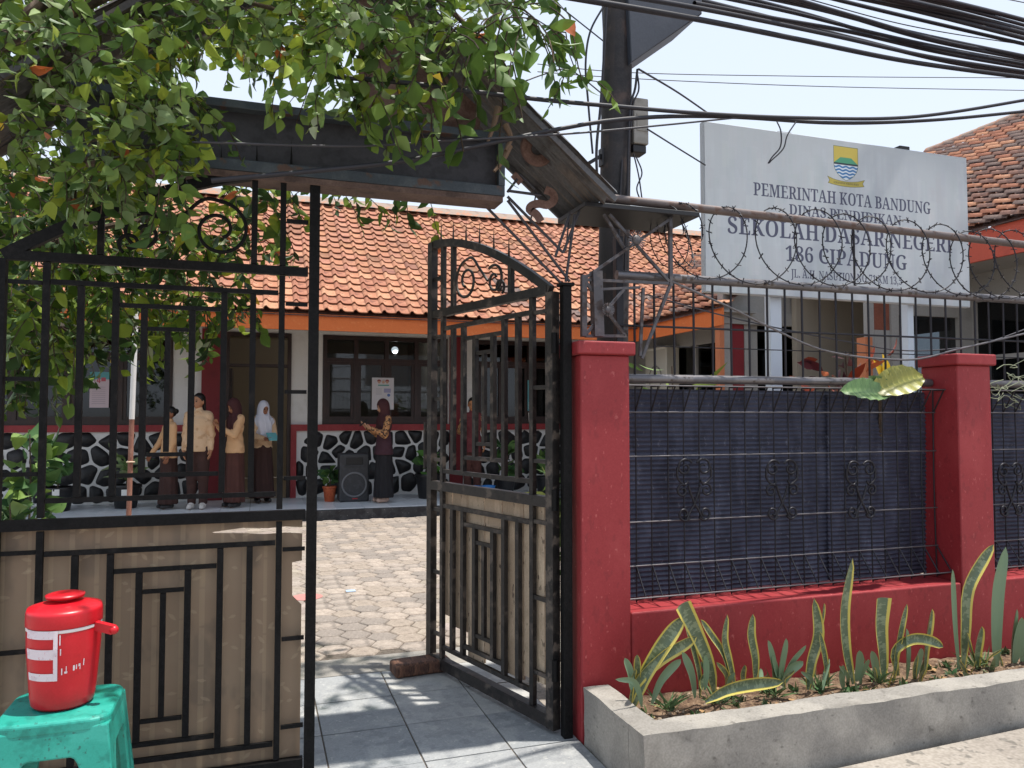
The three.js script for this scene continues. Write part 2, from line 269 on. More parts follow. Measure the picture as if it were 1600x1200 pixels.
  part(school, 'door_frame', [bx(W.d[0], W.d[0] + .06, FL, top, ZF - .12, ZF + .03), bx(W.d[1] - .06, W.d[1] - .001, FL, top, ZF - .12, ZF + .03), bx(W.d[0] + .06, W.d[1] - .06, top - .06, top, ZF - .12, ZF + .03), bx(W.d[0] + .06, W.d[1] - .06, 2.3, 2.35, ZF - .1, ZF + .02)], M.darkwood);
  const dl = part(school, 'door', [bx(W.d[0] + .06, W.d[0] + .1, FL + .02, 2.28, ZF - .92, ZF - .13)], M.darkwood);
  part(dl, 'handle', rod([W.d[0] + .13, 1.15, ZF - .84], [W.d[0] + .13, 1.15, ZF - .72], .012), M.pipe);
  // stone plinth: black painted stones in white mortar
  const plinths = [[-5.9, wx(315) - .01], [W.d[1] + .09, wx(701)], [wx(723), 5.75]];
  const stoneMats = [[26, 25, 27], [32, 31, 33], [20, 20, 22]].map((c, i) => worn(c, [[[60, 58, 58], 6, .55, .8, .5]], { n: 64, metres: .4, grain: 6, rough: .5, sd: 95 + i }));
  for (const [a, b] of plinths) {
    const pl = part(school, 'stone_plinth', bx(a, b, FL, 1.254, ZF + .001, ZF + .05), M.white);
    stones(a, b, FL + .01, 1.25, .27, (pts, cx, cy) => {
      const z0 = ZF + .0505, n = pts.length, P = [V(cx, cy, z0 + .045)], f = [];
      for (const [x, y] of pts) P.push(V(cx + (x - cx) * .72, cy + (y - cy) * .72, z0 + .038)); for (const [x, y] of pts) P.push(V(x, y, z0 + .002));
      for (let i = 0; i < n; i++) { const k = (i + 1) % n; f.push([0, 1 + i, 1 + k], [1 + i, 1 + n + i, 1 + n + k, 1 + k]); }
      part(pl, 'stone', toCreasedNormals(poly3(P, f), 1.2), pick(stoneMats));
    });
  }
}
function ridgeGeo() { return ridgeGeo.g ||= uvm(new THREE.CylinderGeometry(.1, .11, .375, 10, 1, false, 0, Math.PI).rotateZ(Math.PI / 2).rotateX(-Math.PI / 2 + Math.PI / 2)); }
function ridgeMat() { return ridgeMat.m ||= worn([148, 130, 118], [[[112, 98, 90], 5, .5, .75, .7], [[176, 120, 92], 8, .55, .75, .7]], { metres: .6, grain: 8, rough: .95, sd: 99 }); }
function stones(x0, x1, y0, y1, S, emit) { // Voronoi stones, corners cut
  const pts = [], nx = Math.max(1, Math.round((x1 - x0) / S)), ny = Math.round((y1 - y0) / S);
  for (let j = -1; j <= ny; j++) for (let i = -1; i <= nx; i++) pts.push([x0 + (i + .5 + rr(-.36, .36) + (j & 1) * .4) * (x1 - x0) / nx, y0 + (j + .5 + rr(-.34, .34)) * (y1 - y0) / ny]);
  for (const p of pts) {
    if (p[0] < x0 || p[0] > x1 || p[1] < y0 || p[1] > y1) continue;
    let poly = [[x0, y0], [x1, y0], [x1, y1], [x0, y1]];
    const clip = (nx_, ny_, d) => { const out = []; for (let i = 0; i < poly.length; i++) { const a = poly[i], b = poly[(i + 1) % poly.length], da = a[0] * nx_ + a[1] * ny_ - d, db = b[0] * nx_ + b[1] * ny_ - d; if (da <= 0) out.push(a); if (da * db < 0) { const t = da / (da - db); out.push([a[0] + (b[0] - a[0]) * t, a[1] + (b[1] - a[1]) * t]); } } poly = out; };
    for (const q of pts) { if (q === p) continue; const dx = q[0] - p[0], dy = q[1] - p[1], L = Math.hypot(dx, dy); if (L > S * 3.2) continue; clip(dx / L, dy / L, (dx * (p[0] + q[0]) / 2 + dy * (p[1] + q[1]) / 2) / L - .0175); }
    if (poly.length < 3) continue;
    for (let k = 0; k < 2; k++) { const o = []; for (let i = 0; i < poly.length; i++) { const a = poly[i], b = poly[(i + 1) % poly.length]; o.push([a[0] * .84 + b[0] * .16, a[1] * .84 + b[1] * .16], [a[0] * .16 + b[0] * .84, a[1] * .16 + b[1] * .84]); } poly = o; if (poly.length > 14) break; }
    const cx = poly.reduce((s, q) => s + q[0], 0) / poly.length, cy = poly.reduce((s, q) => s + q[1], 0) / poly.length;
    emit(poly, cx, cy);
  }
}
// veranda with white floor tiles and a dark step
{
  const v = struct('veranda'); v.userData.label = 'raised veranda with pale tiles along the school'; v.userData.category = 'veranda';
  part(v, 'step', rbx(-6.5, 6.2, -.03, FL - .012, ZF + .0, -11.3, .012), worn([52, 53, 56], [[[82, 82, 84], 6, .5, .75, .6], [[150, 148, 144], 30, .72, .8, .6], [[30, 30, 33], 8, .5, .7, .6]], { metres: .9, grain: 6, rough: .8, sd: 101 }));
  const mats = [[222, 226, 230], [228, 231, 234], [214, 219, 224]].map((c, i) => worn(c, [[[c[0] - 26, c[1] - 26, c[2] - 26], 8, .55, .75, .4]], { n: 128, metres: .8, grain: 3, rough: .3, sd: 103 + i }));
  for (let x = -6.48; x < 6.1; x += .4) for (let k = 0; k < 5; k++) { const z = -11.34 - k * .345; part(v, 'tile', bx(x + .003, x + .397, FL - .014, FL + rr(-.0005, .0005), z - .342, z - .003), pick(mats)); }
}
// ---------- wing on the right of the courtyard ----------
{
  const EXw = 5.85, EYw = 2.97, g = thing('classroom_wing', 'low classroom wing with tile roof, orange fascia and grey end wall behind the sign', 'building', [7.2, 0, -9.8]);
  const RX = 8.45, RYw = EYw + (RX - EXw) * SP, z0 = -11.6, z1 = -8.7;
  const roof = part(g, 'roof', poly3([V(EXw, EYw - .03, z1), V(EXw, EYw - .03, z0), V(RX, RYw - .03, -13.8), V(RX, RYw - .03, z1), V(RX + 2.6, EYw - .03, z1), V(RX + 2.6, EYw - .03, -13.8)], [[0, 1, 2, 3], [3, 2, 5, 4]]), M.rust);
  tileRoof(roof, null, V(EXw, EYw, z1), V(0, 0, -1), V(1, SP, 0).normalize(), 26, 13, p => p.z > -11.1 - (p.x - EXw) - .05, () => true, .25);
  part(g, 'fascia', [bx(EXw + .03, EXw + .06, 2.72, 2.95, -11.13, -8.72)], M.orange);
  part(g, 'soffit', bx(EXw + .07, 6.45, 2.9, 2.93, -11.1, -8.75), M.grey);
  part(g, 'wall', [bx(6.45, 6.6, 0, 2.9, -13, -11.0), bx(6.45, 6.6, 0, 1.3, -11.0, -8.95), bx(6.45, 6.6, 2.6, 2.9, -11.0, -8.95), bx(6.45, 6.6, 1.3, 2.6, -9.2, -8.95)], M.grey);
  part(g, 'room', [bx(8.9, 9.0, 0, 3.1, -13, -8.95), bx(6.6, 9, 0, 3.1, -13.0, -12.9), bx(6.6, 9, 3.0, 3.05, -12.9, -8.95)], M.interior);
  const win = part(g, 'window', [-11.0, -10.35, -9.75, -9.26].map(z => bx(6.46, 6.56, 1.3, 2.6, z, z + .06)), M.grey);
  part(win, 'pane', bx(6.5, 6.504, 1.3, 2.6, -10.94, -9.26), M.glass);
  // end wall facing the street
  const Z = -8.9, x = u => pz(u, 520, Z).x, hd = 2.76;
  const rect = (n, u0, u1, y0, y1, m, d0 = -.1, d1 = 0) => part(g, n, bx(x(u0), x(u1), y0, y1, Z + d0, Z + d1), m);
  rect('corner_post', 1120.5, 1127.5, 0, 3.0, M.orangeWorn, -.05, .06);
  rect('column', 1128, 1142, 0, hd, M.grey, -.1, .03); rect('pilaster', 1143, 1162, 0, hd, M.maroon); rect('window_frame', 1163, 1169, 0, hd, M.grey);
  rect('pilaster', 1304, 1347, 0, hd, M.maroon);
  const e = part(g, 'end_wall', [bx(x(1128), 9.4, hd, 2.93, Z - .1, Z + .05), bx(x(1128), 9.4, 2.93, 3.3, Z - .1, Z + .02), bx(x(1169), x(1304), 0, 1.2, Z - .1, Z), poly3([V(EXw, 2.95, Z + .019), V(RX, RYw - .06, Z + .019), V(RX + 2.5, 2.95, Z + .019)], [[0, 1, 2]])], M.grey);
  const w2 = rect('window', 1169, 1172, 1.2, hd, M.grey); part(w2, 'pane', bx(x(1172), x(1304), 1.2, hd, Z - .06, Z - .056), M.glass);
  for (const u of [1212, 1258]) part(w2, 'mullion', bx(x(u), x(u) + .05, 1.2, hd, Z - .08, Z - .03), M.dark);
}
// ---------- nearer hall on the far right ----------
{
  const g = thing('hall_building', 'tall hall with weathered tile roof and red orange fascia beyond the sign', 'building', [9.5, 0, -5]);
  const EXh = 7.9, EYh = 3.69, RX = 11.83, RYh = EYh + (RX - EXh) * SP, z0 = -10.85, z1 = -1.5;
  const roof = part(g, 'roof', poly3([V(EXh, EYh - .03, z1), V(EXh, EYh - .03, z0), V(RX, RYh - .03, z0), V(RX, RYh - .03, z1), V(RX + 3.4, EYh - .03, z1), V(RX + 3.4, EYh - .03, z0)], [[0, 1, 2, 3], [3, 2, 5, 4]]), M.rust);
  tileRoof(roof, null, V(EXh, EYh, -4.6), V(0, 0, -1), V(1, SP, 0).normalize(), 31, 20, () => true, (r, c, p) => { const q = p.clone().project(camera); return q.x < 1.04 && q.x > .78; }, .55);
  tileRoof(roof, null, V(EXh, EYh, z1), V(0, 0, -1), V(1, SP, 0).normalize(), 15, 20, () => true, () => false, .55);
  for (let z = z0 + .2; z < z1; z += .36) placed(roof, 'ridge_tile', ridgeGeo(), ridgeMat(), V(RX, RYh + .02, z), new THREE.Quaternion().setFromAxisAngle(WORLDUP, Math.PI / 2));
  part(g, 'fascia', bx(EXh + .04, EXh + .08, 3.3, 3.66, z0, z1), worn([190, 84, 62], [[[170, 72, 56], 6, .5, .8, .6]], { metres: 1, grain: 4, sd: 110 }));
  part(g, 'soffit', bx(EXh + .09, 8.65, 3.3, 3.33, z0, z1), M.grey);
  part(g, 'wall', [bx(8.65, 8.8, 0, 1.3, z0, z1), bx(8.65, 8.8, 2.95, 3.3, z0, z1), ...[-7.3, -6.0, -4.6, -3.1, -1.7].map(z => bx(8.65, 8.8, 1.3, 2.95, z - .14, z))], M.grey);
  part(g, 'gable', poly3([V(EXh + .2, EYh - .1, z0 + .05), V(RX, RYh - .1, z0 + .05), V(RX + 3.2, EYh - .1, z0 + .05)], [[0, 1, 2]]), M.grey);
  part(g, 'room', [bx(12, 12.1, 0, 3.3, z0, z1), bx(8.8, 12, 0, 3.3, z1, z1 + .05), bx(8.8, 12, 0, 3.3, -7.45, -7.4), bx(8.8, 12, 3.28, 3.3, -7.4, z1)], M.interior);
  const win = part(g, 'window', bx(8.68, 8.76, 2.2, 2.26, -7.3, -1.84), M.grey);
  part(win, 'pane', bx(8.72, 8.724, 1.3, 2.2, -7.3, -1.84), M.glass); part(win, 'pane', bx(8.72, 8.724, 2.26, 2.95, -7.3, -1.84), M.glass);
  // short street-facing front between the wing and the hall
  const Z = -7.35, x = u => pz(u, 520, Z).x;
  const rect = (n, u0, u1, y0, y1, m, d0 = -.1, d1 = 0) => part(g, n, bx(x(u0), x(u1), y0, y1, Z + d0, Z + d1), m);
  rect('column', 1348, 1359, 0, 2.45, M.orangeWorn, -.1, .04); rect('column', 1359.3, 1366, 0, 3.3, M.grey); rect('wall_panel', 1366.3, 1390, 2.55, 3.3, worn([126, 72, 54], [[[104, 60, 46], 6, .5, .8, .6]], { metres: .8, sd: 112 })); rect('wall_panel', 1366.3, 1390, 0, 2.548, M.grey);
  rect('column', 1390.3, 1401, 0, 3.3, M.grey, -.1, .03); rect('column', 1498, 1524, 0, 3.3, M.grey, -.1, .03);
  rect('wall_panel', 1401.3, 1497.7, 0, 1.2, M.grey); rect('wall_panel', 1401.3, 1497.7, 2.75, 3.3, M.grey);
  const w = rect('window', 1401.3, 1405, 1.2, 2.75, M.grey); part(w, 'pane', bx(x(1405), x(1497.7), 1.2, 2.75, Z - .05, Z - .046), M.glass);
  rect('eave_slab', 1345, 1524, 3.3, 3.42, M.grey, -1.6, .3);
  rect('room', 1366, 1524, 0, 3.28, M.interior, -1.5, -1.4);
}
// ---------- gate pillars ----------
const FZ = -3.28; // street face of pillars
function pillar(name, x0, x1, label) {
  const t = thing(name, label, 'pillar', [(x0 + x1) / 2, 0, FZ - .135], 'red fence pillars');
  part(t, 'shaft', rbx(x0 + .012, x1 - .012, -.04, 1.79, FZ - .262, FZ - .012, .008), M.red);
  part(t, 'cap', [rbx(x0 - .012, x1 + .012, 1.79, 1.855, FZ - .285, FZ + .012, .01)], M.red);
  return t;
}
pillar('fence_pillar', 1.43, 1.71, 'red painted pillar at the gate hinge, under the utility pole');
pillar('fence_pillar', 3.755, 4.03, 'red painted pillar at the far end of the mesh panel, with a big leaf against it');
pillar('fence_pillar', -1.38, -1.08, 'red painted pillar behind the red drink cooler at the other gate hinge');
// ---------- gate leaves ----------
// leaf coordinates: u from free edge to hinge, v height; placed along dir from the free foot
function gateLeaf(label, free, hinge, mat, q = 1) {
  const dir = hinge.clone().sub(free); const W = dir.length(); dir.normalize();
  const nrm = V(0, 1, 0).cross(dir).normalize();
  const t = thing('gate_leaf', label, 'gate', [(free.x + hinge.x) / 2, 0, (free.z + hinge.z) / 2]);
  const P = (u, v, o = 0) => free.clone().addScaledVector(dir, u).addScaledVector(nrm, o).add(V(0, v, 0));
  const k = W / 1.19;
  const vb = (n, u, v0, v1, w = .03, m = mat) => part(t, n, bar(P(u * k, v0), P(u * k, v1), w * q, w * q * .8, nrm), m);
  const hb = (n, u0, u1, v, w = .03, m = mat, v2 = v) => part(t, n, bar(P(u0 * k, v), P(u1 * k, v2), w * q * .8, w * q), m);
  const arch = u => 2.545 - .44 * Math.pow(Math.min(1, u / 1.16), 1.75);
  vb('stile', .0, .02, 2.56, .052); vb('stile', 1.16, .02, 2.1, .056);
  hb('bottom_rail', .026, 1.135, .055, .06); hb('middle_rail', .026, 1.135, 1.085, .052); hb('top_rail', .026, 1.135, 2.115, .045);
  // arched top
  part(t, 'arch_rail', [...Array(14)].map((_, i) => { const a = .02 + i * 1.13 / 14, b = a + 1.13 / 14; return bar(P(a * k, arch(a)), P(b * k, arch(b) - .0), .03, .045); }), mat);
  for (const u of [.13, .245]) vb('bar', u, 2.137, arch(u) - .02);
  vb('bar', .82, 2.137, arch(.82) - .02);
  hb('connector', .026, .116, 2.33, .022);
  for (let i = 0; i < 6; i++) { const u = .1 + i * .14; part(t, 'spike', new THREE.ConeGeometry(.007, .13, 6).translate(...P(u * k, arch(u) + .08).toArray()), mat); }
  // scrolls
  const scroll = (cu, cv, R, a0, turns, flip) => { const pts = []; for (let i = 0; i <= 26; i++) { const f = i / 26, a = a0 + flip * f * turns * 2 * Math.PI, r = R * (1 - .72 * f); pts.push(P((cu + r * Math.cos(a)) * k, cv + r * Math.sin(a))); } return tube(pts, .008, 40, 6); };
  part(t, 'scroll', [scroll(.385, 2.27, .12, 1.75, 1.4, 1), tube([P(.362 * k, 2.388), P(.44 * k, 2.395), P(.52 * k, 2.32), P(.6 * k, 2.24)], .008, 16, 6)], mat);
  part(t, 'scroll', [scroll(.665, 2.235, .085, 2.2, 1.25, -1), scroll(.715, 2.19, .045, -1, 1.1, 1)], mat);
  // nested rectangles, upper and lower panel
  for (const [lo, hi, rails] of [[1.111, 2.093, { A: [1.175, 2.02], B: [1.265, 1.94], C: [1.346, 1.85] }], [.085, 1.059, { A: [.15, .972], B: [.212, .891], C: [.3, .805] }]]) {
    const { A, B, C } = rails;
    for (const u of [.131, 1.004]) vb('bar', u, lo, hi, .03);
    for (const v of A) hb('rail', .146, .989, v, .024);
    for (const u of [.246, .884]) vb('bar', u, A[0] + .012, A[1] - .012);
    for (const u of [.359, .761]) vb('bar', u, A[0] + .012, A[1] - .012);
    for (const v of B) hb('rail', .373, .747, v, .022);
    for (const u of [.48, .658]) vb('bar', u, B[0] + .011, B[1] - .011);
    for (const v of C) hb('rail', .494, .644, v, .02);
    vb('bar', .57, C[0] + .01, C[1] - .01, .026);
    for (const f of [.13, .5, .88]) { hb('connector', .026, .116, lo + (hi - lo) * f, .02); hb('connector', 1.019, 1.132, lo + (hi - lo) * (f + .04), .02); }
  }
  return { t, P, k, nrm, dir };
}
const leftLeaf = gateLeaf('closed black steel gate leaf backed by printed bamboo sheet, behind the red cooler', V(.225, 0, -3.35), V(-.965, 0, -3.35), M.black, .8);
const hingeR = V(1.36, 0, -3.395), freeR = V(1.01, 0, -4.55);
const rightLeaf = gateLeaf('open black steel gate leaf worn to brown, swung into the courtyard', freeR, hingeR, M.wornBlack);
part(rightLeaf.t, 'latch', [bar(rightLeaf.P(-.07, 1.18), rightLeaf.P(-.07, 1.46), .03), bar(rightLeaf.P(-.07, 1.2), rightLeaf.P(0, 1.2), .02), bar(rightLeaf.P(-.07, 1.42), rightLeaf.P(0, 1.42), .02)], M.wornBlack);
// printed sheet behind the left leaf: faint bamboo stems and leaves
{
  const n = 512, map = (() => {
    const d = new Uint8Array(n * n * 4), W = 1.2;
    const stems = [...Array(15)].map((_, i) => ({ x: (i + .5) / 15 + (rnd() - .5) * .04, w: rr(.004, .009), o: rnd() }));
    const lv = [...Array(150)].map(() => { const s = pick(stems); return { x: s.x + rr(-.05, .05), y: rnd(), a: rr(-1, 1) + (rnd() < .5 ? 0 : Math.PI), l: rr(.02, .04) }; });
    for (let j = 0; j < n; j++) for (let i = 0; i < n; i++) {
      const x = i / n, y = j / n; let c = [140, 118, 96];
      c = mixc(c, [148, 128, 106], .6 * sst(.4, .7, fbm(x, y, 5, 301))); c = mixc(c, [106, 91, 77], .55 * sst(.52, .75, fbm(x * 2, y, 6, 307)));
      for (const s of stems) if (Math.abs(x - s.x) < s.w) { const nd = ((y * 7 + s.o) % 1); c = mixc(c, [178, 156, 126], nd < .05 ? .1 : .32); }
      for (const l of lv) { const dx = x - l.x, dy = y - l.y; if (Math.abs(dx) > .05 || Math.abs(dy) > .05) continue; const u = dx * Math.cos(l.a) + dy * Math.sin(l.a), v = -dx * Math.sin(l.a) + dy * Math.cos(l.a); if (u > 0 && u < l.l && Math.abs(v) < .006 * Math.sin(Math.PI * u / l.l)) c = mixc(c, [184, 164, 136], .38); }
      const o = (j * n + i) * 4; d[o] = c[0]; d[o + 1] = c[1]; d[o + 2] = c[2]; d[o + 3] = 255;
    }
    const t = new THREE.DataTexture(d, n, n, THREE.RGBAFormat); t.colorSpace = THREE.SRGBColorSpace; t.wrapS = t.wrapT = THREE.RepeatWrapping; t.magFilter = THREE.LinearFilter; t.minFilter = THREE.LinearMipmapLinearFilter; t.generateMipmaps = true; t.repeat.set(1 / W, 1 / 1.1); t.needsUpdate = true; return t;
  })();
  const mat = new THREE.MeshStandardMaterial({ map, roughness: .6, side: THREE.DoubleSide });
  const zb = -3.392, s = new THREE.Shape();
  // outline with a torn strip at the top right and a missing corner
  const o = [[-.94, .03], [.15, .03], [.15, .93], [.17, .9], [.2, .84], [.2, .03], [.205, .03]];
  s.moveTo(-.94, .04); s.lineTo(.19, .04); s.lineTo(.19, .70); s.lineTo(.152, .74); s.lineTo(.150, .88); s.lineTo(.19, .885); s.lineTo(.19, 1.0);
  s.lineTo(.12, 1.006); s.lineTo(.03, 1.004); s.lineTo(-.05, 1.012); s.lineTo(-.16, 1.018); s.lineTo(-.17, 1.022); s.lineTo(-.05, 1.034); s.lineTo(.05, 1.028); s.lineTo(.12, 1.032); s.lineTo(.19, 1.026); s.lineTo(.19, 1.066); s.lineTo(-.94, 1.066);
  const g = new THREE.ExtrudeGeometry(s, { depth: .004, bevelEnabled: false }).translate(0, 0, zb);
  part(leftLeaf.t, 'printed_sheet', g, mat, { label: 'brown sheet with faint bamboo print, torn at the top' });
}
// boards behind the right leaf
{
  const mats = [[192, 168, 142], [180, 157, 132], [200, 178, 152]].map((c, i) => worn(c, [[[c[0] + 24, c[1] + 24, c[2] + 22], 4, .48, .7, .7], [[c[0] - 30, c[1] - 28, c[2] - 26], 6, .58, .8, .6], [[52, 42, 36], 10, .72, .78, .7]], { n: 256, metres: .5, grain: 7, rough: .85, sd: 120 + i, sx: 3 }));
  const P = rightLeaf.P; let u = .045, i = 0;
  while (u < 1.1) { const w = Math.min(rr(.13, .2), 1.13 - u), lo = u < .3 ? .3 + rr(-.02, .03) : .16 + rr(-.02, .03), hi = 1.055; part(rightLeaf.t, 'board', bar(P((u + w / 2), lo, .034), P(u + w / 2, hi, .034), w - .006, .012, rightLeaf.nrm), mats[i++ % 3]); u += w; }
}
// wood block that props the open leaf
single('wood_block', rbx(-.17, .17, 0, .075, -.075, .075, .02, 3).rotateY(.1).translate(.93, .002, -4.47), worn([92, 62, 48], [[[128, 92, 70], 4, .48, .72, .8], [[52, 34, 28], 8, .52, .7, .7]], { metres: .35, grain: 8, rough: .8, sd: 125, sx: 4 }), 'rounded brown wood block on the tiles under the open gate leaf', 'wood block');
// hinge posts
function hingePost(x, label) { const t = thing('hinge_post', label, 'post', [x, 0, -3.36]); part(t, 'post', rbx(x - .022, x + .022, 0, 2.12, -3.385, -3.335, .004), M.black); for (const y of [.3, 1.1, 1.85]) part(t, 'hinge', rod([x - .045, y - .05, -3.395], [x - .045, y + .05, -3.395], .016), M.black); part(t, 'cap', rbx(x - .034, x + .034, 2.12, 2.135, -3.394, -3.326, .003), M.black); }
hingePost(1.395, 'black square steel post against the red gate pillar'); hingePost(-1.03, 'black square steel post at the closed leaf hinge');

// ---------- lattice tower standing on the gate pillar ----------
{
  const zt = -3.42, q = (u, v, dz = 0) => pz(u, v, zt + dz), t = thing('gate_truss', 'grey steel lattice bracket with two flower rosettes on top of the gate pillar', 'bracket', [1.57, 1.855, zt]);
  const g = worn([84, 82, 86], [[[116, 108, 104], 8, .5, .7, .6], [[58, 46, 42], 10, .55, .72, .8]], { metres: .4, grain: 5, rough: .5, metal: .3, sd: 131 });
  const b = (n, a, c, w = .016) => part(t, n, bar(q(...a), q(...c), w), g);
  b('upright', [912, 430], [912, 526], .026); b('upright', [1047, 336], [1048, 447], .018); b('upright', [931, 424], [934, 526], .05); b('upright', [973, 432, -.2], [975, 526, -.2], .03);
  part(t, 'roof_plate', [rbx(1.5, 1.5 + .64, 2.52, 2.545, zt - .3, zt + .06, .004)], M.dark);
  b('crossbar', [912, 437], [1048, 443], .014); b('crossbar', [940, 452], [1000, 449], .012); b('crossbar', [914, 525], [978, 525], .014);
  for (const [a, c] of [[[952, 335], [1048, 443]], [[1050, 340], [912, 436]], [[912, 436], [976, 524]], [[975, 452], [914, 524]], [[975, 387], [943, 335]], [[1048, 443], [1003, 560]], [[1005, 450], [1000, 556]]]) b('brace', a, c, .014);
  for (const [u, v, r] of [[994.5, 375, .046], [950, 484, .032]]) {
    const c = q(u, v, .05), rz = part(t, 'rosette', new THREE.SphereGeometry(r * .55, 14, 8).scale(1, 1, .5).translate(c.x, c.y, c.z), g);
    for (let i = 0; i < 22; i++) { const a = i / 22 * 6.283; part(rz, 'petal', bar(c.clone().add(V(Math.cos(a) * r * .5, Math.sin(a) * r * .5, 0)), c.clone().add(V(Math.cos(a) * r * 1.05, Math.sin(a) * r * 1.05, .006)), .0042), M.pipe); }
  }
}
// ---------- canopy roof and sign box over the gate ----------
{
  const t = thing('gate_canopy', 'rusted corrugated metal roof pitched over the gate', 'canopy', [.2, 2.5, -3.45]);
  const zA = -3.2, zB = -3.78, e1 = pz(965, 300, zA), e2 = pz(780, 115, zA), sl = (e2.y - e1.y) / (e1.x - e2.x);
  const ridgeX = .2, ridgeY = e1.y + (e1.x - ridgeX) * sl;
  const sheet = (xe, dirn) => { // corrugations run down the slope, waves along z
    const n = 46, P = [], f = [], L = 14; for (let i = 0; i <= n; i++) for (let j = 0; j <= L; j++) { const z = zA + (zB - zA) * i / n, h = .016 * Math.sin(i / n * 7 * 2 * Math.PI), x = ridgeX + (xe - ridgeX) * j / L; P.push(V(x, ridgeY - Math.abs(x - ridgeX) * sl + h + .006 * Math.sin(j * 1.7 + i), z)); }
    for (let i = 0; i < n; i++) for (let j = 0; j < L; j++) { const a = i * (L + 1) + j; f.push([a, a + 1, a + L + 2, a + L + 1]); } return poly3(P, f);
  };
  for (const xe of [e1.x, 2 * ridgeX - e1.x]) {
    const s = part(t, 'roof_sheet', sheet(xe), M.rustSheet);
    for (const z of [zA - .02, zB + .02]) part(t, 'rafter', bar(V(ridgeX, ridgeY - .034, z), V(xe, e1.y - .034, z), .02, .026), M.rustSheet);
  }
  part(t, 'ridge_cap', bar(V(ridgeX, ridgeY + .02, zA), V(ridgeX, ridgeY + .02, zB), .12, .015), M.rustSheet);
  // cut sheet gable under the roof with holes
  const xb = x => ridgeY - .07 - Math.abs(x - ridgeX) * sl, sh = new THREE.Shape();
  sh.moveTo(.42, 2.83); sh.lineTo(.93, 2.83); sh.quadraticCurveTo(1.0, 2.86, 1.0, xb(1.0) - .06); sh.lineTo(.98, xb(.98)); sh.lineTo(.42, xb(.42)); sh.closePath();
  for (const [u, v, r] of [[690, 180, .035], [640, 150, .03], [712, 186, .018]]) { const c = pz(u, v, -3.47), h = new THREE.Path(); h.absarc(c.x, c.y, r, 0, 6.283, true); sh.holes.push(h); }
  part(t, 'gable_sheet', new THREE.ExtrudeGeometry(sh, { depth: .006, bevelEnabled: false, curveSegments: 10 }).translate(0, 0, -3.474), M.rust);
  // loose cut-out letters on rods
  const z = -3.46, ring = pz(838, 234, z), sq = pz(808, 279, z);
  part(t, 'letter', new THREE.TorusGeometry(.058, .03, 8, 22, 5.6).scale(1, 1, .25).rotateZ(.6).translate(ring.x, ring.y, z + .01), M.rust);
  part(t, 'letter', bx(-.028, .028, -.018, .018, -.003, .003).rotateZ(-.75).translate(sq.x, sq.y, z), M.rust);
  const strip = (px, w) => { const c = new THREE.CatmullRomCurve3(px.map(([u, v]) => pz(u, v, z))), n = 28, P = [], f = []; for (let i = 0; i <= n; i++) { const p = c.getPoint(i / n), g = c.getTangent(i / n), s2 = V(-g.y, g.x, 0).normalize().multiplyScalar(w / 2); for (const [q, dz] of [[1, 0], [-1, 0], [-1, -.006], [1, -.006]]) P.push(p.clone().addScaledVector(s2, q).add(V(0, 0, dz))); } for (let i = 0; i < n; i++) for (let k = 0; k < 4; k++) { const a = i * 4 + k, b = i * 4 + (k + 1) % 4; f.push([a, b, b + 4, a + 4]); } return poly3(P, f); };
  part(t, 'letter', strip([[852, 296], [864, 302], [866, 312], [856, 320], [842, 318], [830, 322], [828, 328], [838, 334], [846, 346]], .04), M.rust);
  for (const [a, b] of [[[793, 300], [808, 280]], [[793, 298], [845, 305]], [[812, 272], [836, 296]], [[793, 307], [880, 395]], [[793, 313], [890, 440]], [[752, 315], [876, 442]], [[905, 330], [880, 395]], [[898, 335], [884, 440]], [[890, 335], [868, 400]]]) part(t, 'stay_rod', rod(pz(...a, z), pz(...b, z), .007, 6), M.thin);
  for (const [a, b] of [[[838, 300], [828, 350]], [[890, 330], [884, 392]]]) part(t, 'stay_rod', rod(pz(...a, -3.5), pz(...b, -3.5), .004, 5), M.thin);
  // sign box
  const box = thing('gate_sign_box', 'long dark sign box with blank panel hung over the gate opening', 'sign box', [.2, 2.5, -3.4]);
  const x0 = -.72, x1 = 1.08, y0 = 2.52, y1 = 2.82, zf = -3.33, zb2 = -3.47, fm = worn([62, 70, 78], [[[92, 98, 102], 6, .5, .72, .5], [[94, 66, 54], 12, .58, .72, .8]], { metres: .6, grain: 5, rough: .55, metal: .2, sd: 140 });
  part(box, 'frame', [rbx(x0, x1, y1 - .035, y1, zb2, zf, .004), rbx(x0, x1, y0, y0 + .05, zb2, zf, .004), bx(x0, x0 + .03, y0 + .05, y1 - .035, zb2, zf), bx(x1 - .03, x1, y0 + .05, y1 - .035, zb2, zf)], fm);
  part(box, 'panel', bx(x0 + .03, x1 - .03, y0 + .05, y1 - .035, zb2 + .03, zf - .05), worn([46, 45, 52], [[[62, 60, 66], 4, .48, .72, .6], [[32, 31, 36], 24, .5, .7, .5]], { metres: .9, grain: 4, rough: .55, sd: 141 }));
  part(box, 'bottom_trim', rbx(x0, x1 - .01, y0 - .03, y0 - .001, zb2 + .01, zf + .004, .004), worn([92, 74, 68], [[[112, 92, 84], 5, .5, .75, .7], [[64, 50, 46], 12, .55, .75, .7]], { metres: .7, grain: 8, rough: .8, sd: 142 }));
}
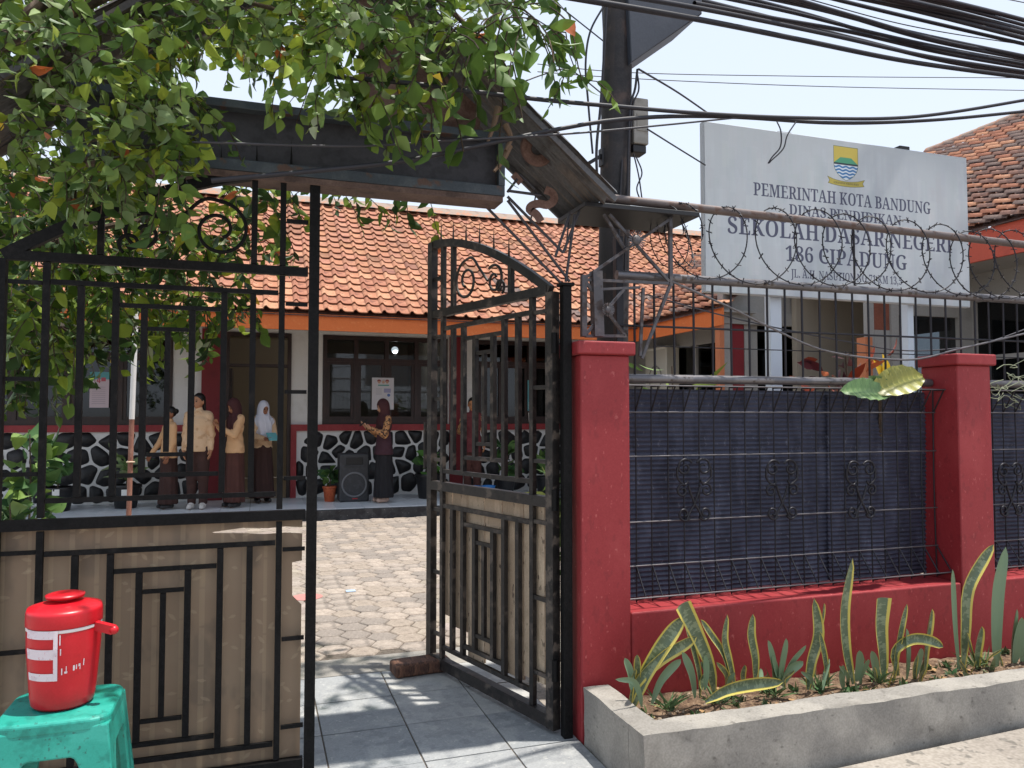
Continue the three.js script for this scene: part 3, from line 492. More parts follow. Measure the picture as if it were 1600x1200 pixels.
// ---------- planter with low red wall ----------
{
  const w = thing('fence_wall', 'low red wall under the mesh panel between the pillars', 'wall', [2.7, 0, -3.4]);
  part(w, 'wall', [rbx(1.702, 3.76, -.04, .565, -3.6, FZ - .012, .01), rbx(4.025, 8.2, -.04, .565, -3.6, FZ - .012, .01)], M.red);
  const p = thing('planter', 'grey concrete planter trough along the red wall', 'planter', [3, 0, -3]);
  const rough = g => { const a = g.attributes.position; for (let i = 0; i < a.count; i++) { const x = a.getX(i), z = a.getZ(i), y = a.getY(i); a.setXYZ(i, x + .002 * Math.sin(y * 41 + z * 23), y + .0025 * Math.sin(x * 9.3 + z * 14) + .002 * Math.sin(x * 31), z + .003 * Math.sin(x * 13 + y * 17)); } g.computeVertexNormals(); return g; };
  const kerb = new RoundedBoxGeometry(6.6, .32, .125, 3, .014); const long = new THREE.BoxGeometry(6.6, .315, .13, 90, 6, 3);
  part(p, 'kerb', rough(long.translate(1.44 + 3.3, .1, -2.755)), M.concrete, {});
  part(p, 'kerb', rough(new THREE.BoxGeometry(.125, .311, .44, 3, 6, 10).translate(1.5025, .1, -3.043)), M.concrete);
  const s = new THREE.PlaneGeometry(6.4, .47, 130, 12).rotateX(-Math.PI / 2), a = s.attributes.position;
  for (let i = 0; i < a.count; i++) a.setY(i, .165 + .022 * (fbm(a.getX(i) * .21 + .5, a.getZ(i) * .21 + .5, 16, 411) - .5) * 2 + .012 * (rnd() - .5));
  s.computeVertexNormals(); part(p, 'soil', s.translate(1.57 + 3.2, 0, -3.05), M.soil, { kind: 'stuff' });
  const st = []; for (let i = 0; i < 260; i++) st.push(new THREE.IcosahedronGeometry(rr(.004, .014), 0).scale(1, .6, 1).translate(rr(1.6, 5), .172, rr(-3.25, -2.85)));
  const dl = []; for (let i = 0; i < 90; i++) dl.push(new THREE.CircleGeometry(rr(.012, .03), 6).scale(1, .45, 1).rotateX(-1.57 + rr(-.5, .5)).rotateY(rr(0, 6)).translate(rr(1.6, 5), .182 + rr(0, .008), rr(-3.25, -2.84))); part(p, 'dry_leaves', dl, flat(0x9a7a54, .9), { kind: 'stuff' });
  part(p, 'pebbles', st, flat(0x8a7a68, .95), { kind: 'stuff' });
}
// ---------- mesh panel, blue-grey sheet, pipes ----------
function meshPanel(x0, x1, label, scrolls) {
  const z = -3.45, t = thing('mesh_fence_panel', label, 'fence panel', [(x0 + x1) / 2, .565, z]);
  const n = Math.round((x1 - x0) / .093), wm = M.wire;
  for (let i = 0; i <= n; i++) { const x = x0 + .01 + (x1 - x0 - .02) * i / n + rr(-.003, .003); part(t, 'vertical_wire', [tube([[x, .57, z], [x + rr(-.004, .004), 1.1, z + rr(-.004, .004)], [x, 1.65, z]], .0042, 6, 5), rod([x, 1.65, z + .075], [x, 1.52, z], .0042, 5), rod([x, 1.65, z], [x, 1.65, z + .075], .0042, 5), rod([x, .75, z], [x, .615, z + .1], .0042, 5), rod([x, .615, z + .1], [x, .58, z], .0042, 5)], wm); }
  for (const [y, dz] of [[1.652, .078], [1.52, .004], [1.297, .004], [.968, .004], [.75, .004], [.615, .104]]) part(t, 'horizontal_wire', rod([x0, y, z + dz], [x1, y, z + dz], .0038, 6), M.pipe);
  for (const u of scrolls) { // wrought scroll ornaments
    const c = pz(u, 762, z + .012), parts = [], V2 = (x, y) => V(c.x + 1.2 * x, c.y + 1.18 * y, c.z);
    const curl = (sx, sy, cx, cy, R, a0, turns, fl) => { const p = []; for (let i = 0; i <= 20; i++) { const f = i / 20, a = a0 + fl * f * turns * 6.283, r = R * (1 - .75 * f); p.push(V(c.x + 1.2 * sx * (cx + r * Math.cos(a)), c.y + 1.18 * sy * (cy + r * Math.sin(a)), c.z)); } return tube(p, .0065, 26, 5); };
    for (const s of [-1, 1]) parts.push(curl(s, 1, .046, .088, .04, 2.6, 1.3, -1), curl(s, 1, .058, -.012, .03, 2.2, 1.3, -1), curl(s, 1, .05, -.112, .032, -2.6, 1.2, 1), tube([V2(0, -.07), V2(s * .02, -.02), V2(s * .03, .01)], .0065, 10, 5), tube([V2(s * .083, .09), V2(s * .08, .04), V2(s * .045, .015), V2(s * .03, .03)], .0065, 12, 5), tube([V2(0, -.07), V2(s * .02, -.1), V2(s * .04, -.14)], .0065, 10, 5));
    part(t, 'scroll', parts, M.wire);
  }
  return t;
}
meshPanel(1.705, 3.765, 'black wire mesh panel with three wrought scrolls between the red pillars', [1085, 1222, 1346]);
meshPanel(4.02, 5.9, 'black wire mesh panel beyond the second red pillar', [1580]);
{
  const sm = worn([68, 70, 86], [[[86, 89, 106], 5, .45, .7, .7], [[52, 53, 66], 8, .5, .72, .7], [[150, 152, 160], 40, .73, .8, .5]], { n: 512, metres: 1.2, grain: 5, rough: .42, metal: .15, sd: 150, sx: 3 });
  const sheet = (x0, x1, dz) => { const P = [], f = [], nx = 24, ny = 172; for (let j = 0; j <= ny; j++) for (let i = 0; i <= nx; i++) { const x = x0 + (x1 - x0) * i / nx, y = .575 + 1.065 * j / ny; P.push(V(x, y, -3.525 + dz + .0055 * Math.sin(j / ny * 43 * 6.283) + .007 * Math.sin(x * 11 + y * 2.3) + .004 * Math.sin(x * 27 + y * 5))); } for (let j = 0; j < ny; j++) for (let i = 0; i < nx; i++) { const a = j * (nx + 1) + i; f.push([a, a + 1, a + nx + 2, a + nx + 1]); } return toCreasedNormals(mergeVertices(poly3(P, f).deleteAttribute('normal'), 1e-4), 1.2); };
  const mk = (label, list) => { const t = thing('screen_sheet', label, 'screen', [list[0][0], .575, -3.52]); list.forEach(([a, b], i) => part(t, 'sheet', sheet(a, b, (i & 1) * -.012), sm)); };
  mk('blue grey ribbed sheet fixed behind the scrolled mesh panel', [[1.70, 2.42], [2.38, 3.1], [3.06, 3.78]]);
  mk('blue grey ribbed sheet fixed beyond the second red pillar', [[4.0, 4.9], [4.86, 5.9]]);
}
// pipes and upper railing
{
  const z = -3.47, t = thing('upper_railing', 'grey pipe railing with thin bars above the mesh panel', 'railing', [3, 1.69, z]);
  part(t, 'lower_pipe', rod([1.72, 1.69, z], [3.76, 1.695, z], .023, 12), M.pipe); part(t, 'lower_pipe', rod([4.02, 1.695, z], [6.2, 1.7, z], .023, 12), M.pipe);
  part(t, 'middle_pipe', rod([1.72, 2.215, z], [6.2, 2.225, z], .024, 12), M.pipe);
  part(t, 'thin_rail', rod([1.72, 1.96, z], [6.2, 1.965, z], .006, 6), M.wire);
  part(t, 'thin_rail', rod([1.95, 1.86, z - .01], [6.2, 1.862, z - .01], .003, 6), M.wire);
  for (let x = 1.82, i = 0; x < 6.2; x += .115, i++) part(t, 'railing_bar', rod([x, 1.71, z], [x + rr(-.004, .004), 2.2, z], .0062, 6), M.wire);
  part(t, 'post', rbx(1.725, 1.765, 1.6, 2.42, z - .05, z - .01, .004), M.wire);
  const p = thing('top_pipe', 'long rusty pipe carrying the barbed wire coil across the sign', 'pipe', [3, 2.55, z]);
  part(p, 'pipe', rod([1.6, 2.605, z], [6.2, 2.555, z], .023, 12), worn([104, 94, 92], [[[128, 118, 114], 6, .5, .72, .6], [[92, 68, 58], 10, .54, .72, .8]], { metres: .5, grain: 5, rough: .5, metal: .3, sd: 155 }));
  for (const x of [3.22, 4.9]) part(p, 'support', rod([x, 2.22, z], [x, 2.56, z], .006, 6), M.wire);
  // coil of barbed wire
  const c = thing('barbed_wire_coil', 'looping coil of barbed wire wound between the pipes before the sign', 'barbed wire', [3, 2.37, z]);
  const pts = [], barbs = []; let th = 0, x = 2.02;
  const loops = []; for (let i = 0; i < 30; i++) loops.push({ R: rr(.18, .22), d: pick([.2, .26, .3, .16]), cy: 2.425 + rr(-.02, .02) });
  for (let i = 0; i < 30; i++) { const l = loops[i]; for (let k = 0; k < 16; k++) { const a = k / 16 * 6.283, n2 = loops[Math.min(29, i + 1)], f = k / 16, R = l.R * (1 - f) + n2.R * f; pts.push(V(x + l.d * f + R * .72 * Math.cos(a), l.cy * (1 - f) + n2.cy * f + R * Math.sin(a), z + .05 + R * .3 * Math.cos(a + .4))); } x += l.d; if (x > 6) break; }
  part(c, 'wire', tube(pts, .0036, pts.length * 3, 5), M.wire);
  const cv = new THREE.CatmullRomCurve3(pts), nb = pts.length * 1.25 | 0; for (let i = 0; i < nb; i++) { const q = cv.getPoint(i / nb); for (let k = 0; k < 2; k++) { const d = V(rr(-1, 1), rr(-1, 1), rr(-1, 1)).normalize().multiplyScalar(.018); barbs.push(rod(q.clone().sub(d), q.clone().add(d), .0026, 4)); } }
  part(c, 'barbs', barbs, M.wire, { kind: 'stuff' });
  const c2 = thing('barbed_wire_coil', 'small bunch of barbed wire hanging near the utility pole', 'barbed wire', [1.95, 2.4, z]); const p2 = []; for (let i = 0; i < 40; i++) { const a = i / 12 * 6.283; p2.push(V(2.0 + i * .003 + .05 * Math.cos(a), 2.43 + .17 * Math.sin(a), z + .1 * Math.cos(a * 1.1))); } part(c2, 'wire', tube(p2, .0026, 120, 5), M.wire);
  const b2 = []; const cv2 = new THREE.CatmullRomCurve3(p2); for (let i = 0; i < 50; i++) { const q = cv2.getPoint(i / 50), d = V(rr(-1, 1), rr(-1, 1), rr(-1, 1)).normalize().multiplyScalar(.014); b2.push(rod(q.clone().sub(d), q.clone().add(d), .002, 4)); } part(c2, 'barbs', b2, M.wire, { kind: 'stuff' });
}
// ---------- the school sign ----------
{
  const zS = -4.5, x0 = 2.902, x1 = 5.303, y0 = 2.35, y1 = 3.542, W = x1 - x0, H = y1 - y0;
  const t = thing('school_sign', 'white school name board with city crest on two white posts', 'sign', [(x0 + x1) / 2, 0, zS]);
  const cw = 2048, ch = Math.round(2048 * H / W), cv = document.createElement('canvas'); cv.width = cw; cv.height = ch; const c = cv.getContext('2d');
  c.fillStyle = '#bec4c8'; c.fillRect(0, 0, cw, ch);
  for (let i = 0; i < 900; i++) { c.fillStyle = `rgba(${rnd() < .5 ? '255,255,255' : '150,156,162'},${rr(.01, .05)})`; const w = rr(20, 260); c.fillRect(rr(-50, cw), rr(0, ch), w * .3, w); }
  // sheet pixel -> canvas
  const at = (u, v) => { const p = pz(u, v, zS); return [(p.x - x0) / W * cw, (y1 - p.y) / H * ch]; };
  c.fillStyle = '#4a4c62'; c.textBaseline = 'alphabetic';
  const line = (txt, uL, vL, uR, vR, capPx, weight = 'bold') => { const a = at(uL, vL), b = at(uR, vR); let fs = capPx / .72; c.font = `${weight} ${fs}px serif`; const w = c.measureText(txt).width; c.save(); c.translate(a[0], (a[1] + b[1]) / 2); c.scale((b[0] - a[0]) / w, 1); c.fillText(txt, 0, 0); c.restore(); };
  const cap = (u, vt, vb) => at(u, vb)[1] - at(u, vt)[1];
  line('PEMERINTAH KOTA BANDUNG', 1176, 303, 1455, 336, cap(1300, 296, 318) * .9);
  line('DINAS PENDIDIKAN', 1232, 336, 1409, 352, cap(1300, 326, 343) * .95);
  line('SEKOLAH DASAR NEGERI', 1135, 364, 1489, 396, cap(1300, 355, 381));
  line('186 CIPADUNG', 1226, 408, 1418, 423, cap(1300, 390, 414));
  line('JL. A.H. NASUTION NO.71 KM 13,5', 1236, 435, 1410, 446, cap(1300, 427, 440), 'bold');
  // crest: shield with yellow field, green mountain, blue waves, ribbon
  const [a0, b0] = at(1302, 226), [a1, b1] = at(1341, 284), cw2 = a1 - a0, chh = b1 - b0, mx = (a0 + a1) / 2;
  const shield = () => { c.beginPath(); c.moveTo(a0, b0); c.lineTo(a1, b0); c.lineTo(a1, b0 + chh * .5); c.bezierCurveTo(a1, b0 + chh * .8, mx + cw2 * .2, b0 + chh * .94, mx, b0 + chh); c.bezierCurveTo(mx - cw2 * .2, b0 + chh * .94, a0, b0 + chh * .8, a0, b0 + chh * .5); c.closePath(); };
  c.save(); shield(); c.fillStyle = '#cbb650'; c.fill(); c.clip();
  c.fillStyle = '#4a9a76'; c.beginPath(); c.moveTo(a0, b0 + chh * .5); c.lineTo(a0 + cw2 * .28, b0 + chh * .32); c.lineTo(a1 - cw2 * .28, b0 + chh * .32); c.lineTo(a1, b0 + chh * .5); c.fill();
  c.fillStyle = '#1d2836'; c.fillRect(a0, b0 + chh * .49, cw2, chh * .05);
  c.fillStyle = '#d6dde4'; c.fillRect(a0, b0 + chh * .54, cw2, chh * .5);
  c.strokeStyle = '#3a76ae'; c.lineWidth = chh * .052; for (let k = 0; k < 4; k++) { c.beginPath(); for (let i = 0; i <= 40; i++) { const xx = a0 + cw2 * i / 40, yy = b0 + chh * (.6 + k * .1) + chh * .018 * Math.sin(i / 40 * 6.283 * 3.5); i ? c.lineTo(xx, yy) : c.moveTo(xx, yy); } c.stroke(); }
  c.restore(); shield(); c.strokeStyle = '#5c6a4a'; c.lineWidth = 3; c.stroke();
  const ry = b0 + chh * 1.02; c.fillStyle = '#b9a84a'; c.strokeStyle = '#6a6a3c'; c.lineWidth = 3; c.beginPath(); c.moveTo(a0 - cw2 * .26, ry - chh * .09); c.lineTo(a0 - cw2 * .02, ry - chh * .03); c.quadraticCurveTo(mx, ry + chh * .06, a1 + cw2 * .02, ry - chh * .03); c.lineTo(a1 + cw2 * .26, ry - chh * .09); c.lineTo(a1 + cw2 * .18, ry + chh * .02); c.lineTo(a1 + cw2 * .24, ry + chh * .1); c.quadraticCurveTo(mx, ry + chh * .22, a0 - cw2 * .24, ry + chh * .1); c.lineTo(a0 - cw2 * .18, ry + chh * .02); c.closePath(); c.fill(); c.stroke();
  c.fillStyle = '#55552f'; c.font = `bold ${chh * .085}px serif`; c.fillText('GEMAH RIPAH WIBAWA MUKTI', mx - cw2 * .52, ry + chh * .095, cw2 * 1.04);
  const tx = new THREE.CanvasTexture(cv); tx.colorSpace = THREE.SRGBColorSpace; tx.generateMipmaps = true; tx.minFilter = THREE.LinearMipmapLinearFilter;
  part(t, 'board', rbx(x0, x1, y0, y1, zS - .05, zS - .002, .006), flat(0xb9bec2, .45));
  part(t, 'printed_face', new THREE.PlaneGeometry(W - .012, H - .012).translate((x0 + x1) / 2, (y0 + y1) / 2, zS + .001), new THREE.MeshStandardMaterial({ map: tx, roughness: .42, side: THREE.DoubleSide }), { uv: true });
  for (const [u, w] of [[1209, .05], [1419, .03]]) { const x = pz(u, 520, zS - .09).x; part(t, 'post', rbx(x - w, x + w, -.02, 3.4, zS - .13, zS - .06, .008), flat(0xd4dde6, .4)); }
  const q = pz(1409, 228, zS - .1), q2 = pz(1222, 188, zS - .1); part(t, 'lamp_bracket', rbx(q.x - .05, q.x + .05, 3.4, 3.6, zS - .14, zS - .07, .006), M.dark); part(t, 'post_cap', rbx(q2.x - .06, q2.x + .06, 3.4, 3.58, zS - .14, zS - .07, .006), flat(0xa8adb2, .5));
}
// ---------- utility pole ----------
{
  const zp = -3.95, b = pz(957, 520, zp), tp = pz(965, 40, zp), k = (tp.x - b.x) / (tp.y - b.y), xAt = y => b.x + (y - b.y) * k;
  const t = thing('utility_pole', 'dark rusty utility pole with box and cables behind the gate pillar', 'pole', [xAt(0), 0, zp]);
  const g = new THREE.CylinderGeometry(.084, .094, 5.4, 20, 6).translate(0, 2.7, 0), a = g.attributes.position; for (let i = 0; i < a.count; i++) a.setX(i, a.getX(i) + k * a.getY(i)); g.computeVertexNormals(); g.translate(xAt(0), -.05, zp);
  part(t, 'shaft', g, M.poleSteel);
  // dark cabinet with slanted underside, cut by the frame top
  const c0 = pz(978, 105, zp + .05), c1 = pz(1085, 30, zp + .05), s = new THREE.Shape(); s.moveTo(c0.x, c0.y); s.lineTo(c1.x, c1.y); s.lineTo(c1.x, c1.y + .62); s.lineTo(c0.x - .04, c1.y + .62); s.closePath();
  part(t, 'cable_cabinet', new THREE.ExtrudeGeometry(s, { depth: .34, bevelEnabled: true, bevelSize: .006, bevelThickness: .006, bevelSegments: 1 }).translate(0, 0, zp - .22), worn([62, 66, 76], [[[78, 80, 88], 4, .5, .75, .5]], { metres: .8, grain: 4, rough: .5, sd: 160 }));
  const m0 = pz(990, 151, zp + .06), m1 = pz(1014, 226, zp + .06);
  const mb = part(t, 'meter_box', rbx(m0.x, m1.x, m1.y, m0.y, zp - .05, zp + .06, .008), worn([150, 146, 140], [[[128, 124, 116], 6, .5, .75, .6]], { metres: .5, grain: 4, rough: .6, sd: 161 }));
  part(mb, 'base', rbx(m0.x, m1.x - .01, m1.y - .05, m1.y - .002, zp - .04, zp + .05, .008), M.dark); part(mb, 'lid_seam', bx(m0.x + .02, m1.x - .02, (m0.y + m1.y) / 2 - .06, (m0.y + m1.y) / 2 + .04, zp + .06, zp + .064), flat(0x8f8a82, .6));
  part(t, 'bracket', [bar(pz(938, 246, zp), pz(975, 250, zp), .05, .1), bar(pz(920, 255, zp), pz(945, 240, zp), .02)], M.dark);
  for (const [r, pts] of [[.008, [[948, 10], [943, 100], [938, 170], [932, 235], [934, 300]]], [.006, [[944, 8], [922, 50], [915, 100], [919, 160], [926, 240]]], [.007, [[996, 108], [992, 140], [986, 160], [982, 230], [980, 330]]], [.005, [[995, 110], [998, 140], [990, 160], [986, 200]]], [.006, [[982, 250], [980, 300], [976, 420], [974, 520]]], [.004, [[994, 245], [1003, 270], [995, 295], [1003, 318]]], [.004, [[990, 240], [998, 275], [1003, 310]]], [.006, [[972, 250], [968, 330], [967, 430]]]]) part(t, 'drop_cable', tube(pts.map(([u, v]) => pz(u, v, zp + .1)), r, 30, 6), M.cable);
}
// ---------- overhead cables ----------
{
  const cab = (pts, r, label, group, mat = M.cable) => single('overhead_cable', tube(pts.map(([u, v, d]) => pd(u, v, d)), r, 48, 7), mat, label, 'cable', group);
  const thick = 'thick black cable in the bundle climbing away from the pole cabinet', G1 = 'thick cables of the upper bundle';
  const hi = [[[880, -6], [1090, 30], [1250, 62], [1420, 96], [1640, 126]], [[960, -10], [1120, 18], [1300, 55], [1450, 88], [1640, 118]], [[1085, 5], [1200, 27], [1330, 50], [1470, 82], [1640, 112]], [[1110, -8], [1240, 20], [1360, 50], [1500, 80], [1640, 104]], [[1160, -12], [1280, 14], [1420, 50], [1640, 96]], [[1190, -14], [1300, 18], [1450, 62], [1640, 100]], [[1215, -10], [1330, 24], [1480, 66], [1640, 94]]];
  hi.push([[1140, -10], [1260, 22], [1400, 62], [1640, 108]], [[1060, -8], [1180, 22], [1340, 62], [1480, 96], [1640, 122]]);
  hi.forEach((p, i) => cab(p.map(([u, v], k) => [u, v, (i < 2 ? 3.62 : 4.1) + i * .05 + k * .5]), rr(.011, .016), thick, G1));
  const G2 = 'cables of the topmost bundle', th2 = 'black cable in the topmost bundle crossing the sky above the sign';
  [[[1290, -14], [1420, 14], [1640, 70]], [[1320, -16], [1450, 14], [1640, 62]], [[1350, -14], [1480, 16], [1640, 58]], [[1400, -12], [1520, 18], [1640, 50]], [[1430, -10], [1540, 16], [1640, 42]], [[1270, -10], [1400, 22], [1640, 78]], [[1380, -12], [1500, 20], [1640, 56]]].forEach((p, i) => cab(p.map(([u, v], k) => [u, v, 5 + i * .05 + k * .5]), rr(.012, .018), th2, G2));
  cab([[1250, -5, 5.2], [1420, 40, 5.8], [1640, 76, 6.6]], .004, 'lone thin wire running between the two upper cable bundles', null, M.thin);
  cab([[1560, -4, 6.2], [1640, 12, 6.8]], .004, 'short thin wire at the corner above the cable bundles', null, M.thin);
  cab([[840, 100, 6.5], [960, 112, 6.8], [1250, 119, 7.5], [1640, 122, 8.5]], .004, 'upper of two thin level wires crossing the open sky', null, M.thin);
  cab([[840, 112, 6.4], [960, 121, 6.7], [1250, 134, 7.4], [1640, 142, 8.4]], .004, 'lower of two thin level wires crossing the open sky', null, M.thin);
  cab([[500, 118, 2.85], [640, 130, 2.95], [745, 144, 3.05], [850, 156, 3.2], [960, 166, 3.35], [1110, 178, 3.6], [1250, 184, 3.8], [1420, 183, 4.1], [1640, 150, 4.6]], .0095, 'grey black cable from the gate canopy past the meter box, over the sign', null);
  cab([[330, 282, 2.75], [480, 268, 2.85], [640, 250, 3.0], [760, 225, 3.1], [860, 204, 3.2], [940, 190, 3.3], [1040, 182, 3.5], [1150, 183, 3.7], [1300, 192, 3.9], [1450, 188, 4.2], [1640, 170, 4.7]], .0095, 'black cable drooping lowest across the top of the sign', null);
  cab([[300, 222, 2.75], [560, 228, 2.95], [700, 220, 3.05], [900, 208, 3.2], [1030, 196, 3.4], [1150, 184, 3.68]], .0045, 'thin wire joining the drooping cable from the dark sign box', null, M.thin);
  cab([[862, 0, 4.6], [945, 66, 4.4]], .004, 'thin stay wire slanting down to the pole from above the leaves', null, M.thin);
  cab([[998, 108, 4.4], [1060, 145, 5], [1105, 176, 5.4]], .006, 'short stay wire slanting from the pole cabinet down to the sign', null, M.thin);
  cab([[1012, 202, 4.4], [1060, 232, 4.9], [1102, 258, 5.2]], .005, 'short wire from the meter box to the sign edge', null, M.thin);
  cab([[812, 130, 3.5], [850, 116, 3.6], [886, 108, 3.7], [910, 122, 3.8], [940, 146, 3.9]], .0035, 'loose thin wire sagging beside the hanging twig', null, M.thin);
  cab([[1214, 190, 3.72], [1220, 205, 3.7], [1219, 230, 3.7], [1206, 246, 3.7], [1200, 256, 3.7], [1206, 250, 3.71], [1224, 232, 3.71], [1230, 212, 3.72], [1244, 190, 3.74]], .0035, 'loose wire end dangling in front of the sign', null);
  cab([[1050, 440, 3.9], [1140, 480, 4], [1200, 510, 4.1], [1290, 548, 4.2], [1420, 562, 4.3], [1500, 545, 4.5], [1640, 512, 4.8]], .006, 'pale slack wire sagging behind the railing bars', null, M.pipe);
  cab([[1010, 460, 3.9], [1150, 498, 4.1], [1330, 535, 4.4], [1420, 548, 4.6], [1530, 538, 4.8], [1640, 500, 5]], .004, 'thin dark slack wire behind the railing bars', null, M.thin);
}
// ---------- foliage ----------
function leafGeo(w, fold, droop, tip) { // ovate leaf, length 1 along +y from its stalk, folded on the midrib
  const st = [[0, 0], [.18, .62], [.42, 1], [.68, .72], [.88, .28], [1, 0]], P = [], f = [];
  st.forEach(([y, k], i) => { const z = -droop * y * y; P.push(V(0, y, z), V(-w * k, y + tip * .02, z + fold * w * k), V(w * k, y + tip * .02, z + fold * w * k)); });
  for (let i = 0; i + 1 < st.length; i++) { const a = i * 3, b = a + 3; f.push([a, a + 2, b + 2, b], [a, b, b + 1, a + 1]); }
  return mergeVertices(poly3(P, f).deleteAttribute('normal'), 1e-4);
}
function cleanLeaf(...a) { const g = leafGeo(...a); g.computeVertexNormals(); return uvm(g); }
const ovate = [cleanLeaf(.36, .4, .2, 1), cleanLeaf(.4, .2, .45, 1), cleanLeaf(.32, .7, .3, 1), cleanLeaf(.38, .3, -.2, 1), cleanLeaf(.3, .5, .6, 1)];
const lance = [cleanLeaf(.2, .3, .25, 1), cleanLeaf(.17, .5, .4, 1), cleanLeaf(.22, .2, .1, 1)];
const leafMat = (c, tr = .35) => new THREE.MeshPhysicalMaterial({ color: new THREE.Color().setRGB(c[0] / 255, c[1] / 255, c[2] / 255, THREE.SRGBColorSpace), roughness: .6, transmission: tr, thickness: 0, side: THREE.DoubleSide, ior: 1.4, specularIntensity: .5 });
const VINE = [[102, 130, 58], [86, 114, 50], [118, 144, 62], [70, 96, 46], [124, 148, 80], [150, 166, 62], [128, 148, 102]];
const vineMats = VINE.map(c => leafMat(c)), oddMats = [[206, 178, 66], [188, 104, 62], [170, 176, 140]].map(c => leafMat(c));
const TREE = [[74, 102, 42], [62, 88, 40], [94, 122, 46], [50, 74, 36], [140, 158, 54], [116, 140, 48]];
const treeMats = TREE.map(c => leafMat(c, .42));
const leafField = new THREE.MeshPhysicalMaterial({ vertexColors: true, roughness: .6, transmission: .38, thickness: 0, side: THREE.DoubleSide, ior: 1.4, specularIntensity: .5 });
function foliage(t, leaves, nInd, geos, mats, cols) {
  const inView = p => { const q = p.clone().project(camera); return q.z < 1 && Math.abs(q.x) < 1 && Math.abs(q.y) < 1; };
  leaves.forEach(l => { l.app = inView(l.p) ? l.s / l.p.distanceTo(camera.position) : 0; });
  const ord = [...leaves].sort((a, b) => b.app - a.app), ind = new Set(ord.slice(0, nInd)), rest = [];
  for (const l of leaves) {
    if (ind.has(l)) placed(t, 'leaf', l.g, l.odd || mats[l.m], l.p, l.q, V(l.s, l.s, l.s));
    else { const c = l.odd ? l.odd.color : mats[l.m].color, k = rr(.8, 1.2); rest.push(colored(l.g.clone().applyMatrix4(new THREE.Matrix4().compose(l.p, l.q, V(l.s, l.s, l.s))), new THREE.Color(c.r * k, c.g * k, c.b * k))); }
  }
  if (rest.length) part(t, 'leaf_mass', rest, leafField, { kind: 'stuff' });
}
function orient(dir, roll) { const q = new THREE.Quaternion().setFromUnitVectors(V(0, 1, 0), dir.clone().normalize()); return q.multiply(new THREE.Quaternion().setFromAxisAngle(V(0, 1, 0), roll)); }
// sprays: twigs that start at points of a volume and hang out with alternating leaves
function sprays(blobs, size, geos, nm, odd, out, twigs, gravity) {
  for (const [u, v, ru, rv, d0, d1, n] of blobs) for (let i = 0; i < n; i++) {
    const a = rnd() * 6.283, r = Math.sqrt(rnd()); let p = pd(u + ru * r * Math.cos(a), v + rv * r * Math.sin(a), rr(d0, d1));
    let dir = V(rr(-1, 1), rr(-.5, .6), rr(-1, 1)).normalize(); const nl = 5 + Math.floor(rnd() * 5), step = size * rr(.42, .6), tone = Math.floor(rnd() * nm), pts = [p.clone()];
    for (let k = 0; k < nl; k++) {
      dir.add(V(rr(-.2, .2), -gravity + rr(-.2, .2), rr(-.2, .2))).normalize(); p = p.clone().addScaledVector(dir, step); pts.push(p);
      const side = V(rr(-1, 1), rr(-.9, .25), rr(-1, 1)).addScaledVector(dir, .5).normalize();
      out.push({ p, q: orient(side, rr(0, 6.283)), s: size * rr(.65, 1.25), g: pick(geos), m: rnd() < .65 ? tone : Math.floor(rnd() * nm), odd: rnd() < odd ? pick(oddMats) : null });
    }
    twigs.push(tube(pts, size * .03, nl, 4));
  }
}
const bark = worn([92, 76, 62], [[[120, 104, 88], 6, .48, .7, .7], [[56, 46, 38], 12, .5, .7, .7]], { metres: .3, grain: 12, rough: .95, sd: 170, bump: .006 });
const limb = (pts, r0, r1) => { const c = new THREE.CatmullRomCurve3(pts.map(p => p.isVector3 ? p : V(...p))), n = 14, g = new THREE.TubeGeometry(c, n, 1, 8), a = g.attributes.position; for (let i = 0; i <= n; i++) { const o = c.getPointAt(i / n), r = r0 + (r1 - r0) * i / n; for (let k = 0; k <= 8; k++) { const j = i * 9 + k; a.setXYZ(j, o.x + (a.getX(j) - o.x) * r, o.y + (a.getY(j) - o.y) * r, o.z + (a.getZ(j) - o.z) * r); } } g.computeVertexNormals(); return g; };
